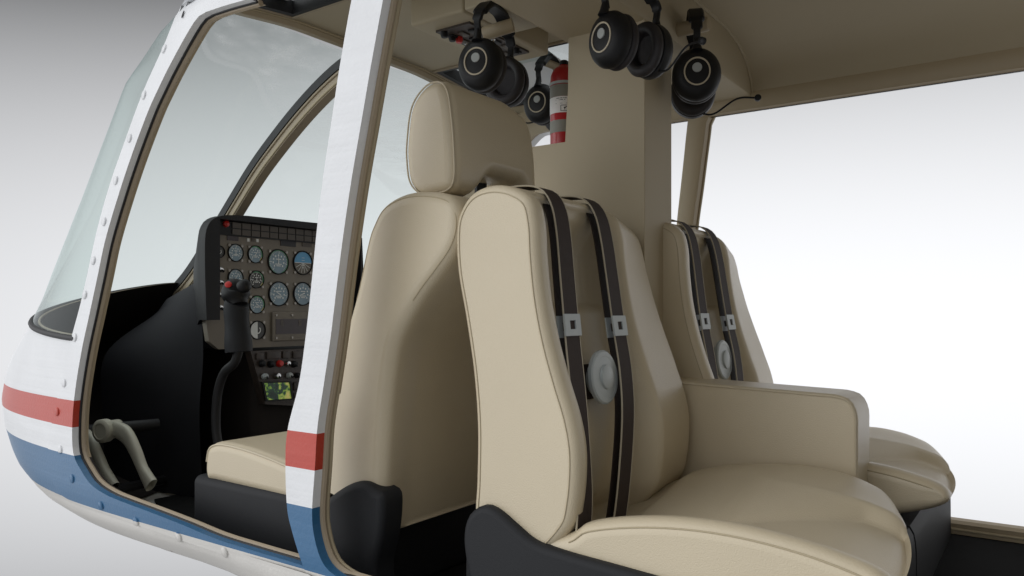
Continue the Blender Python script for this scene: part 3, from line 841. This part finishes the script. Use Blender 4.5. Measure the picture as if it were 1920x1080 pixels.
# ------------------------------------------------------------------ headsets
def hook(a, b, r, name='headset_hook'):
    a, b = np.array(a), np.array(b); d = b - a; Ln = np.linalg.norm(d); d = d / Ln
    return part(name, G().lathe([(0, r), (Ln - r * .3, r), (Ln - r * .08, r * .85), (Ln, r * .5), (Ln, 0)], a, d, 20), M['trim'], heli)
HG = 'black headsets hanging from the ceiling'
def headset(label, loc, rz, tilt=0.0, mic=0, spread=.074, drop=.150, scale=1.0, micd=1):
    """local frame: origin under the band's top, ear cups at +-y, hanging down"""
    root = empty('headset', label, 'headset', loc, HG)
    root.rotation_euler = (tilt, 0, rz); root.scale = (scale,) * 3
    pts = catmull([(0, -spread - .014, -drop + .060), (0, -spread - .018, -drop + .095), (0, -spread + .004, -.028), (0, -.036, -.004), (0, 0, 0), (0, .036, -.004), (0, spread - .004, -.028), (0, spread + .018, -drop + .095), (0, spread + .014, -drop + .060)], 60)
    t = np.gradient(pts, axis=0); t /= np.linalg.norm(t, axis=1)[:, None]
    n = np.stack([np.zeros(len(t)), -t[:, 2], t[:, 1]], 1)
    rows = []
    for i, (p, m) in enumerate(zip(pts, n)):
        f = abs(i / (len(pts) - 1) - .5) * 2
        w = .017 if f < .60 else (.012 if f < .78 else .0075); th = .007 if f < .62 else .0045
        X = np.array([1.0, 0, 0])
        rows.append([p + X * w * a + m * th * b for a, b in ((-1, -.4), (-.8, -1), (.8, -1), (1, -.4), (1, .4), (.8, 1), (-.8, 1), (-1, .4))])
    part('headband', G().grid(rows, cv=True), M['black'], root, ang=40, local=True)
    for s in (-1, 1):
        c = np.array([0, s * spread, -drop]); ax = np.array([0, s, 0.0])
        cup = part('ear_cup', G().lathe([(-.012, .050), (-.008, .056), (.004, .0575), (.014, .054), (.022, .047), (.026, .040), (.0275, .0365), (.0275, 0)], c, ax, 40, sx=.9), M['black'], root, ang=40, local=True)
        part('ear_pad', G().lathe([(-.012, .046), (-.016, .0555), (-.024, .057), (-.031, .053), (-.034, .045), (-.032, .036), (-.024, .032), (-.014, .030), (-.013, 0)], c, ax, 36, sx=.9), M['softpad'], cup, ang=60, local=True)
        part('cup_ring', G().lathe([(.0265, .0305), (.0290, .0302), (.0294, .0288), (.0290, .0272), (.0270, .0268)], c, ax, 40, sx=.92), M['ring'], cup, ang=60, local=True)
        part('cup_cap', G().lathe([(.027, .0105), (.0295, .0098), (.0298, 0)], c + [0, 0, .008], ax, 24), M['capgrey'], cup, ang=50, local=True)
        part('cup_yoke', G().tube([(0, s * (spread + .016), -drop + .072), (0, s * (spread + .019), -drop + .056), (.0, s * (spread + .020), -drop + .046)], [.007, .009, .013], 10), M['black'], cup, local=True)
    if mic:
        s = mic
        pth = catmull([(micd * .02, s * spread * .95, -drop - .048), (micd * .05, s * spread, -drop - .048), (micd * .10, s * spread * .9, -drop - .018), (micd * .145, s * spread * .8, -drop - .020)], 24)
        mb = part('mic_boom', G().tube(pth, .0022, 8), M['black'], root, local=True)
        part('microphone', G().lathe([(-.006, .004), (-.004, .0075), (.004, .0075), (.006, .004), (.0062, 0)], pth[-1], (0, 1, 0), 16), M['black'], mb, local=True)
    return root
def hang(px, py, d, rz, **k):
    p = ud(px, py, d); return p
# one on the overhead console
p = ud(928, 16, 1.76)
headset('black headset hanging by the overhead switches, just above the crew headrest', p, math.radians(12), drop=.150)
hook((-1.10, p[1] - .0, p[2] - .024), (-1.30, p[1] + .0, p[2] - .024), .013) if False else hook(ud(962, 47, 1.75), ud(905, 64, 1.765), .0155)
# one behind the extinguisher
p = ud(1034, 112, 2.30)
headset('black headset half hidden behind the red fire extinguisher', p, math.radians(8), mic=-1, micd=-1, drop=.150)
g = G().box(tuple(p + np.array([-.012, -.01, .004])), tuple(p + np.array([.012, .25, .016])))
hk = part('headset_hook', G().tube([p + np.array([0, -.03, -.016]), p + np.array([0.02, .10, -.02])], .012), M['trim'], heli)
# one in front of the roof beam, cups spread
p = ud(1184, -48, 1.42)
headset('black headset turned sideways with one ear pad open to view, nearest the pillar top', p, math.radians(-18), mic=1, drop=.148, spread=.058, scale=.89)
hook((-.69, p[1] - .0, p[2] - .022), (p[0] + .04, p[1], p[2] - .022), .012)
# one by the far door post
p = ud(1302, 30, 1.74)
headset('black headset with a long microphone boom, rightmost of those hanging', p, math.radians(25), mic=1, drop=.155)
hook((-.71, p[1], p[2] - .024), (p[0] + .035, p[1], p[2] - .024), .016)

# ------------------------------------------------------------------ fire extinguisher
fe = empty('fire_extinguisher', 'red fire extinguisher with grey and white labels standing on the pillar ledge', 'fire extinguisher', (-.985, 1.60, .382))
c0 = np.array([-.985, 1.60, .382]); up = (0, 0, 1)
fx, fy = -.972, 1.608
zt, zb = .5685, .384
Rr = .0335
def rng_(z0, z1, r): return G().lathe([(z0, r), (z1, r)], (fx, fy, 0), up, 40)
cyl = part('cylinder', G().lathe([(zb, 0), (zb, Rr - .003), (zb + .003, Rr), (.556, Rr), (.572, Rr * .95), (.584, Rr * .80), (.591, Rr * .6), (.594, Rr * .4), (.597, Rr * .35), (.597, 0)], (fx, fy, 0), up, 44), M['red_enamel'], fe, ang=30)
part('clamp_band', G().lathe([(.546, Rr + .0005), (.546, Rr + .002), (.552, Rr + .002), (.552, Rr + .0005)], (fx, fy, 0), up, 44), M['greymetal'], fe)
lb = part('label', rng_(.515, .544, Rr + .0007), M['label_grey'], fe)
lw = part('label', rng_(.476, .5145, Rr + .0007), M['label_white'], fe)
part('label', rng_(.430, .459, Rr + .0007), M['label_grey'], fe)
def on_cyl(a, z, r): return np.array([fx + r * math.cos(a), fy + r * math.sin(a), z])
A0 = math.atan2(-1.60, .985)
g = G()
for zz, n_ in ((.5100, 9), (.5060, 10), (.4975, 0)):
    if n_ == 0: segs = [(-.62, .62)]
    else:
        cuts = np.sort(rng.uniform(-.62, .62, n_ * 2)); segs = [(cuts[2 * i], cuts[2 * i + 1]) for i in range(n_)]
    for a, b in segs:
        th = .0004 if n_ == 0 else .0007
        aa = np.linspace(a, b, 4)
        g.grid([[on_cyl(A0 + q, zz - th, Rr + .0011) for q in aa], [on_cyl(A0 + q, zz + th, Rr + .0011) for q in aa]])
for a0_, a1_, z0_, z1_ in ((-.25, .30, 0.4920, 0.4932), (-.25, .30, 0.4792, 0.4804), (-.25, -.215, 0.4792, 0.4932), (.265, .30, 0.4792, 0.4932), (-.02, .12, 0.4855, 0.4880), (.02, .06, 0.4820, 0.4880), (.10, .20, 0.4880, 0.4900)):
    aa = np.linspace(a0_, a1_, 5)
    g.grid([[on_cyl(A0 + q, z0_, Rr + .0011) for q in aa], [on_cyl(A0 + q, z1_, Rr + .0011) for q in aa]])
part('label_print', g, M['ink'], lw)
part('valve', G().lathe([(.596, .011), (.606, .011), (.609, .008), (.611, 0)], (fx, fy, 0), up, 20), M['black'], fe)

# ------------------------------------------------------------------ instrument panel
XP = -2.0
ip = empty('instrument_panel', 'taupe instrument panel of round dials in a black hood', 'instrument panel', (XP, 1.6, -.1))
def onp(a, b, dx=0.0): return ux(a, b, XP) + np.array([dx, 0, 0])
YR = 1.90
tl = onp(400, 411); bl = onp(400, 656)
face = [onp(386, 600), onp(392, 640), onp(410, 655)]
face = [tuple(p) for p in face] + [(XP, YR - .03, onp(410, 655)[2]), (XP, YR - .005, -.10), (XP, YR - .005, onp(420, 413)[2])] + [tuple(onp(400, 413))]
fz0, fz1 = onp(410, 655)[2], onp(420, 413)[2]
part('panel_face', G().prism(face, (-.02, 0, 0)), M['panel'], ip)
# hood
hd = G()
outer = catmull([onp(374, 600, .0), onp(371, 520), onp(371, 450), onp(376, 425), onp(388, 411), onp(410, 405), onp(450, 406)], 30)
outer = np.vstack([outer, [(XP, 1.75, outer[-1][2] + .004), (XP, YR - .04, outer[-1][2]), (XP, YR, outer[-1][2] - .03), (XP, YR + .012, .05), (XP, YR + .012, -.12)]])
inner = np.array([[XP, max(p[1], onp(399, 500)[1]) if i < 26 else p[1], p[2]] for i, p in enumerate(outer)])
cen = np.array([XP, 1.61, .0])
inner = outer.copy()
yL = onp(399, 500)[1]; zT = onp(420, 414)[2]
inner[:, 1] = np.clip(inner[:, 1], yL, YR - .006); inner[:, 2] = np.minimum(inner[:, 2], zT)
R_ = [outer * 1.0, outer + [.035, 0, 0], inner + [.035, 0, 0], inner + [-.002, 0, 0]]
back = outer.copy(); back[:, 0] -= .12; back[:, 1] = cen[1] + (back[:, 1] - cen[1]) * .8; back[:, 2] = np.minimum(back[:, 2], .16) - .03
hd.grid([back] + R_)
part('hood', hd, M['black'], ip, ang=50)
# dark shroud running forward from the hood to the foot of the windshield post
rows = []
for t in np.linspace(0, 1, 18):
    x = -2.46 + .43 * t; zt_ = .055 + .075 * t; ye = 1.47 - .11 * t; yb_ = 1.27 + .06 * t
    sec = catmull([(1.78, zt_ + .004), (1.62, zt_ + .004), (ye + .05, zt_), (ye, zt_ - .014), (ye - .035, zt_ - .06), (yb_, -.13), (yb_ - .012, -.30), (yb_, -.544)], 40)
    rows.append([(x, y, z) for y, z in sec])
rows = [[(-2.47, 1.66, p[2] * .5 - .1) for p in rows[0]]] + rows
g = G().grid(rows)
part('shroud', g, M['navy'], ip, ang=60)
# annunciator strip
an_ = G(); pts = [onp(402, 415, .004), onp(402, 442, .004)]
za, zb_ = onp(420, 415)[2], onp(420, 441)[2]
part('annunciator_strip', G().box((XP + .001, onp(402, 415)[1], zb_), (XP + .008, YR - .01, za)), M['black'], ip)
y0 = onp(432, 425)[1]
for k in range(12):
    for j in range(2):
        ya = y0 + k * .0335
        zt_ = onp(432, 417)[2] - j * .0195
        if ya + .031 < YR - .02: part('annunciator_tile', G().box((XP + .0082, ya, zt_ - .0165), (XP + .0105, ya + .030, zt_)), M['panel_dark'], ip)
pr = onp(420, 420)
part('warning_lamp', G().lathe([(.008, .010), (.014, .009), (.017, .005), (.0175, 0)], pr, (1, 0, 0), 20), M['red_plastic'], ip)

def dial_arc(c, r0, r1, a0, a1, dx, n=18):
    aa = np.linspace(math.radians(a0), math.radians(a1), n)
    return [[c + [dx, math.sin(a) * r, math.cos(a) * r] for a in aa] for r in (r0, r1)]
def gauge(px, py, rpx, kind='std', screws=True):
    c = onp(px, py); d = c[0] / ray(px, py)[0]
    r = rpx * d / FPX
    gb = part('gauge', G().lathe([(0, r * 1.09), (.004, r * 1.09), (.006, r * 1.05), (.0055, r * 1.0), (.002, r * .98)], c, (1, 0, 0), 40), M['black'], ip, ang=40)
    dm = {'std': 'dial', 'dark': 'dial_dark', 'att': 'attground', 'green': 'dial', 'half': 'dial_dark', 'hsi': 'dial'}[kind]
    part('dial', G().lathe([(.0015, r), (.0025, r), (.0025, 0)], c, (1, 0, 0), 36), M[dm], gb)
    mk = G()
    if kind == 'att':
        sk = G(); aa = np.linspace(-90, 90, 24)
        top = [c + [.003, math.sin(math.radians(a)) * r * .97, math.cos(math.radians(a)) * r * .97] for a in aa]
        sk.add(top, [tuple(range(len(top)))]); part('dial_sky', sk, M['skyblue'], gb)
        for a in (-62, -35, -12, 12, 35, 62):
            q = math.radians(180 + a); e = np.array([.0034, math.sin(q) * r * .9, math.cos(q) * r * .9]); w = np.array([0, math.cos(q), -math.sin(q)]) * .0007
            mk.add([c + [.0034, 0, 0] - w, c + [.0034, 0, 0] + w, c + e + w, c + e - w], [(0, 1, 2, 3)])
        mk.add([c + [.0034, -r * .9, -.0008], c + [.0034, r * .9, -.0008], c + [.0034, r * .9, .0008], c + [.0034, -r * .9, .0008]], [(0, 1, 2, 3)])
        for k in (-2, -1, 1, 2):
            mk.add([c + [.0036, -r * .16, r * .22 * k - .0006], c + [.0036, r * .16, r * .22 * k - .0006], c + [.0036, r * .16, r * .22 * k + .0006], c + [.0036, -r * .16, r * .22 * k + .0006]], [(0, 1, 2, 3)])
    elif kind == 'half':
        wh = G(); aa = np.linspace(-180, 0, 20)
        wh.add([c + [.003, math.sin(math.radians(a)) * r * .95, math.cos(math.radians(a)) * r * .95] for a in aa], [tuple(range(20))])
        part('dial_half', wh, M['mark'], gb)
        mk.grid(dial_arc(c, r * .3, r * .42, 40, 330, .0036))
    else:
        for k in range(30):
            a = math.radians(-140 + k * 280 / 29); l = .80 if k % 5 else .68
            u_ = np.array([0, math.sin(a), math.cos(a)]); w = np.array([0, math.cos(a), -math.sin(a)]) * (.0005 if k % 5 else .0009)
            mk.add([c + [.0032, 0, 0] + u_ * r * l - w, c + [.0032, 0, 0] + u_ * r * l + w, c + [.0032, 0, 0] + u_ * r * .93 + w, c + [.0032, 0, 0] + u_ * r * .93 - w], [(0, 1, 2, 3)])
        for k in range(9):          # numerals and printed blocks
            a = math.radians(-130 + k * 260 / 8); q = c + [.0032, math.sin(a) * r * .55, math.cos(a) * r * .55]
            h = r * .075; w = r * .06
            mk.add([q + [0, -w, -h], q + [0, w, -h], q + [0, w, h], q + [0, -w, h]], [(0, 1, 2, 3)])
        for zz, ww in ((.22, .26), (-.20, .34), (-.34, .22)):
            q = c + [.0032, 0, zz * r]; mk.add([q + [0, -ww * r, -r * .035], q + [0, ww * r, -r * .035], q + [0, ww * r, r * .035], q + [0, -ww * r, r * .035]], [(0, 1, 2, 3)])
        if kind in ('green', 'dark', 'hsi'):
            part('green_arc', G().grid(dial_arc(c, r * .93, r * 1.0, -160, 160, .0033, 40) if kind == 'hsi' else dial_arc(c, r * .86, r * .98, -30, 110, .0033)), M['dial_green'], gb)
            if kind != 'hsi': part('yellow_arc', G().grid(dial_arc(c, r * .86, r * .98, 112, 140, .0033)), M['dial_yellow'], gb)
        a = math.radians(random.choice([-60, 120, 40, -110, 0])) if kind != 'hsi' else 0
        u_ = np.array([0, math.sin(a), math.cos(a)]); w = np.array([0, math.cos(a), -math.sin(a)]) * r * .05
        nd = G(); nd.add([c + [.004, 0, 0] - u_ * r * .2 - w, c + [.004, 0, 0] - u_ * r * .2 + w, c + [.004, 0, 0] + u_ * r * .8], [(0, 1, 2)])
        part('needle', nd, M['mark'], gb)
    part('dial_marking', mk, M['mark'], gb)
    if screws:
        for sy, sz in ((-1, -1), (1, -1), (1, 1), (-1, 1)):
            q = c + np.array([0, sy * r * .87, sz * r * .87])
            part('gauge_screw', G().lathe([(0, .0052), (.003, .0050), (.0035, .003), (.0035, 0)], q, (1, 0, 0), 12), M['screw'], gb)
for a in [(441, 474, 15.5, 'std'), (478, 477, 15.5, 'green'), (521, 491, 22, 'hsi'), (567, 493, 21, 'att'), (441, 521, 15.5, 'std'), (480, 524, 15.5, 'dark'), (522, 551, 21.5, 'std'), (567, 551, 20.5, 'std'), (481, 571, 16, 'green'), (482, 619, 16.5, 'half')]:
    gauge(*a)
gauge(410, 472, 11, 'half', False)
for b in (506, 530, 553, 577):
    c = onp(414, b)
    tw = part('toggle_switch', G().lathe([(0, .0075), (.004, .0075), (.006, .0055), (.006, 0)], c, (1, 0, 0), 14), M['chrome'], ip)
    part('toggle_lever', G().tube([c + [.004, 0, 0], c + [.016, -.002, -.005]], [.0028, .0038]), M['black'], tw)
# radio
ya, yb, z0, z1 = onp(508, 610)[1], 1.80, onp(510, 640)[2], onp(510, 585)[2]
rd = part('radio', G().rbox((XP + .0005, ya, z0), (XP + .008, yb, z1), .004, 3), M['panel'], ip)
part('radio_window', G().box((XP + .0078, ya + .012, z0 + .022), (XP + .0088, yb - .012, z1 - .022)), M['window_red'], rd)
for f_ in (.03, .10): part('radio_digit', G().box((XP + .0089, ya + f_, z1 - .045), (XP + .0093, ya + f_ + .012, z1 - .026)), M['panel_dark'], rd)
for f_ in (.014, .075, .14):
    for zz in (z0 + .010, z1 - .010): part('radio_screw', G().lathe([(0, .004), (.003, .0038), (.003, 0)], (XP + .0075, ya + f_, zz), (1, 0, 0), 10), M['screw'], rd)
for a, b, w, h, m_ in ((436, 447, 9, 4, 'window_red'), (540, 456, 14, 6, 'ink'), (465, 450, 2, 3, 'mark'), (474, 450, 2, 3, 'panel_dark'), (482, 451, 2, 3, 'mark'), (575, 459, 9, 4, 'panel_dark')):
    c = onp(a, b); d = 2.4; part('placard', G().box((XP + .0002, c[1] - w * d / FPX * 1.3, c[2] - h * d / FPX), (XP + .002, c[1] + w * d / FPX * 1.3, c[2] + h * d / FPX)), M[m_], ip)

# lower console
XK = -1.97
ck = empty('center_console', 'dark console with knobs and a small green map screen below the instrument panel', 'console', (XK, 1.6, -.4))
def onk(a, b, dx=0.0): return ux(a, b, XK) + np.array([dx, 0, 0])
poly = [onk(470, 659), onk(497, 758), onk(575, 762)]; poly = [tuple(p) for p in poly] + [(XK, 1.86, poly[2][2]), (XK, 1.86, poly[0][2])]
part('console_face', G().prism(poly, (-.03, 0, 0)), M['console'], ck)
yk = onk(500, 700)[1]
part('pedestal', G().rbox((XK - .35, yk - .02, -.55), (XK - .032, 1.86, poly[0][2]), .03, 4), M['dark_liner'], ck)
for (a, b, m_, r) in ((490, 682, 'black', .011), (507, 683, 'black', .011), (523, 682, 'red_plastic', .011), (537, 682, 'chrome', .009), (550, 683, 'black', .011), (495, 706, 'greymetal', .010), (518, 705, 'chrome', .010), (541, 704, 'greymetal', .010), (556, 704, 'black', .009)):
    c = onk(a, b)
    kb = part('knob', G().lathe([(0, r), (.010, r * .9), (.014, r * .7), (.0145, 0)], c, (1, 0, .15), 18), M[m_], ck)
    if m_ != 'red_plastic': part('knob_pointer', G().tube([c + [.014, 0, 0], c + [.018, .001, -.006]], .003), M['black'], kb)
sc_ = [onk(493, 718, .0015), onk(499, 750, .0015), onk(545, 747, .0015), onk(541, 717, .0015)]
part('map_screen', G().prism([p + np.array([.0, 0, 0]) for p in sc_], (.002, 0, 0)), M['screen'], ck)
ce = sum(sc_) / 4
fr = [p + (p - ce) * .14 for p in sc_]
part('screen_bezel', G().grid([fr, [p + np.array([.005, 0, 0]) for p in fr], [p + np.array([.005, 0, 0]) for p in sc_], sc_], cv=True), M['black'], ck, ang=20)
for a, b, w, h in ((486, 668, 8, 6), (512, 666, 16, 7), (535, 665, 8, 7), (556, 665, 10, 7), (556, 724, 8, 8), (556, 742, 8, 6)):
    c = onk(a, b); d = 2.4; part('console_module', G().rbox((XK, c[1] - w * d / FPX, c[2] - h * d / FPX), (XK + .005, c[1] + w * d / FPX, c[2] + h * d / FPX), .002, 2), M['console'], ck)
# overhead switch panel
os_ = empty('overhead_switch_panel', 'dark overhead panel of switches with one red knob set in the ceiling console', 'switch panel', (-1.2, 1.58, .688))
zz = .6885
P4 = [uz(812, 54, zz), uz(889, 42, zz), uz(985, 93, zz), uz(945, 100, zz)]
x0_, x1_, y0_, y1_ = -1.24, -1.135, 1.445, 1.70
part('switch_plate', G().box((x0_, y0_, zz - .004), (x1_, y1_, zz + .002)), M['console'], os_)
for k, (a, b, m_) in enumerate(((833, 66, 'black'), (848, 73, 'black'), (861, 76, 'red_plastic'), (875, 86, 'chrome'), (968, 97, 'black'), (925, 78, 'chrome'), (900, 62, 'black'))):
    c = uz(a, b, zz - .012)
    part('switch', G().lathe([(0, .009), (.010, .009), (.014, .007), (.0142, 0)] if m_ != 'chrome' else [(0, .006), (.004, .0055), (.005, .003), (.018, .0036), (.0185, 0)], (c[0], c[1], zz - .004), (0, 0, -1), 16), M[m_], os_)
for k in range(5):
    for j in range(3):
        part('breaker', G().rbox((x0_ + .012 + j * .032, y0_ + .03 + k * .045, zz - .008), (x0_ + .030 + j * .032, y0_ + .058 + k * .045, zz - .0035), .0015, 2), M['panel_dark'] if (k + j) % 2 else M['black'], os_)

# ------------------------------------------------------------------ cyclic stick
cy = empty('cyclic_stick', 'black control stick with a red button and a dark grey rubber boot', 'control stick', (-1.75, 1.25, -.5))
YS_ = 1.25
def oc_(a, b): return uy(a, b, YS_)
boot = catmull([oc_(448, 660), oc_(446, 630), oc_(444, 600), oc_(443, 576), oc_(445, 566)], 24)
part('boot', G().tube(boot, [.0345 - .004 * t + .0012 * math.sin(9 * t) for t in np.linspace(0, 1, 24)], 18), M['charcoal'], cy)
grip = catmull([oc_(447, 572), oc_(444, 560), oc_(442, 548), oc_(443, 538), oc_(447, 533)], 16)
gp = part('grip', G().tube(grip, [.024, .025, .026, .028, .031, .034, .036, .037, .037, .037, .036, .034, .031, .027, .021, .012], 16), M['black'], cy)
c = oc_(433, 540)
part('button', G().lathe([(0, .009), (.006, .009), (.0075, .006), (.0075, 0)], c + [.022, -.022, .006], (.6, -.75, .4), 16), M['red_plastic'], gp)
part('trigger', G().lathe([(0, .016), (.012, .018), (.022, .015), (.027, .008), (.027, 0)], oc_(455, 540) + [.01, -.012, 0], (.75, .2, .35), 18), M['black'], gp)
shaft = catmull([oc_(448, 655), oc_(440, 680), oc_(420, 700), oc_(408, 740), oc_(405, 800), oc_(412, 850)], 30)
part('shaft', G().tube(shaft, .012, 12), M['rubber'], cy)

# ------------------------------------------------------------------ pedals
def pedal(label, yp, pts, wpx, d, cap=None, bar=None):
    a = uy(*pts[-1], yp)
    root = empty('rudder_pedal', label, 'pedal', (a[0], yp, a[2]), 'cream rudder pedals on the cockpit floor')
    q = catmull([uy(x, y, yp) for x, y in pts], 30)
    w = np.interp(np.linspace(0, 1, 30), np.linspace(0, 1, len(wpx)), wpx) * d / FPX
    t = np.gradient(q, axis=0); t /= np.linalg.norm(t, axis=1)[:, None]
    n = np.stack([-t[:, 2], np.zeros(30), t[:, 0]], 1)
    rows = []
    for i in range(30):
        hw = w[i] / 2; hy = .012
        rows.append([q[i] + n[i] * hw * math.copysign(abs(math.cos(a_)) ** .7, math.cos(a_)) + np.array([0, hy, 0]) * math.copysign(abs(math.sin(a_)) ** .7, math.sin(a_)) for a_ in np.linspace(0, 2 * math.pi, 16, endpoint=False)])
    g = G().grid(rows, cv=True)
    part('pedal_arm', g, M['cream'], root, ang=60)
    if cap is not None:
        c = uy(*cap, yp)
        pv = part('pivot_cap', G().lathe([(-.05, .026), (-.012, .027), (-.010, .033), (.010, .033), (.014, .029), (.015, .022), (.013, .021), (.0132, 0)], c + [0, -.02, 0], (.28, -1, 0), 30), M['cream'], root)
        part('foot_bar', G().lathe([(0, .017), (.11, .017), (.112, .012), (.112, 0)], c + [0.0, .02, .003], (.25, 1, 0), 20), M['rubber'], root)
    return root
pedal('cream rudder pedal arm with a round pivot cap, right of the other pedal', 1.15, [(216, 803), (238, 817), (254, 846), (268, 880), (284, 910)], [30, 34, 27, 20, 30], 2.2, cap=(208, 806))
pedal('cream rudder pedal arm half hidden by the door frame, left of the capped one', 1.13, [(140, 808), (166, 824), (182, 852), (196, 882), (214, 915)], [30, 34, 28, 21, 28], 2.2, cap=(128, 812))
tr = empty('pedal_track', 'black slotted track on the cockpit floor below the pedals', 'track', (-2.0, 1.15, -.50))
g = G()
a, b = uy(205, 920, 1.12), uy(330, 895, 1.35)
g.tube([a, b], [.014, .014], 8)
part('track_rail', g, M['black'], tr)

# ------------------------------------------------------------------ place everything at its height
for o in list(bpy.data.objects):
    if o.parent is None: o.location.z += LIFT

# ------------------------------------------------------------------ camera
cam = bpy.data.cameras.new('camera'); co = bpy.data.objects.new('camera', cam); col.objects.link(co)
co.location = (0, 0, LIFT)
co.rotation_euler = (math.radians(90), 0, math.atan2(ST, -CT) - math.pi / 2)
cam.sensor_width = 36; cam.lens = FPX / 1920 * 36; cam.shift_y = (HZ - 540) / 1920
cam.clip_end = 200; cam.clip_start = .02
scene.camera = co

# ------------------------------------------------------------------ studio light
w = bpy.data.worlds.new('World'); scene.world = w; w.use_nodes = True
nt = w.node_tree; N, K = nt.nodes, nt.links
bg = N['Background']
tc = N.new('ShaderNodeTexCoord')
def dot(v):
    n = N.new('ShaderNodeVectorMath'); n.operation = 'DOT_PRODUCT'; n.inputs[1].default_value = v; K.new(tc.outputs['Generated'], n.inputs[0]); return n.outputs['Value']
def mth(op, a, b=None, c=None):
    n = N.new('ShaderNodeMath'); n.operation = op
    for i, t in enumerate((a, b, c)):
        if t is None: continue
        if isinstance(t, (int, float)): n.inputs[i].default_value = t
        else: K.new(t, n.inputs[i])
    return n.outputs[0]
d0 = ray(1600, 640); d0[2] = -.04; d0 /= np.linalg.norm(d0)
az = mth('SUBTRACT', 1.0, dot(tuple(d0)))
zz_ = dot((0, 0, 1)); zz_ = mth('ADD', zz_, .03)
z2 = mth('MULTIPLY', zz_, zz_)
v = mth('SUBTRACT', mth('SUBTRACT', 1.04, mth('MULTIPLY', az, .50)), mth('MULTIPLY', z2, 4.3))
# the big softbox behind and left of the camera, and an overhead one
kd = np.array([-.66, -.76, .27]); kd /= np.linalg.norm(kd)
up = dot((0, 0, 1))
def mrange(x, a, b, c):
    n = N.new('ShaderNodeMapRange'); n.interpolation_type = 'SMOOTHSTEP'
    n.inputs[1].default_value = a; n.inputs[2].default_value = b; n.inputs[3].default_value = 0; n.inputs[4].default_value = c
    K.new(x, n.inputs[0]); return n.outputs[0]
over = mrange(up, .48, .85, 1.15)
under = mrange(mth('MULTIPLY', up, -1.0), .48, .85, .60)
soft = mth('MULTIPLY', mth('POWER', mth('MAXIMUM', dot(tuple(kd)), 0.0), 3.0), 2.35)
v = mth('MAXIMUM', mth('MAXIMUM', v, .24), mth('MAXIMUM', soft, mth('MAXIMUM', over, under)))
cb = N.new('ShaderNodeCombineColor')
K.new(mth('MULTIPLY', v, .985), cb.inputs[0]); K.new(mth('MULTIPLY', v, .995), cb.inputs[1]); K.new(mth('MULTIPLY', v, 1.02), cb.inputs[2])
K.new(cb.outputs[0], bg.inputs[0]); bg.inputs[1].default_value = 1.0

scene.view_settings.view_transform = 'Standard'
scene.view_settings.look = 'None'
scene.view_settings.exposure = 0; scene.view_settings.gamma = 1
scene.cycles.max_bounces = 8; scene.cycles.diffuse_bounces = 5; scene.cycles.transparent_max_bounces = 12
scene.cycles.use_denoising = True
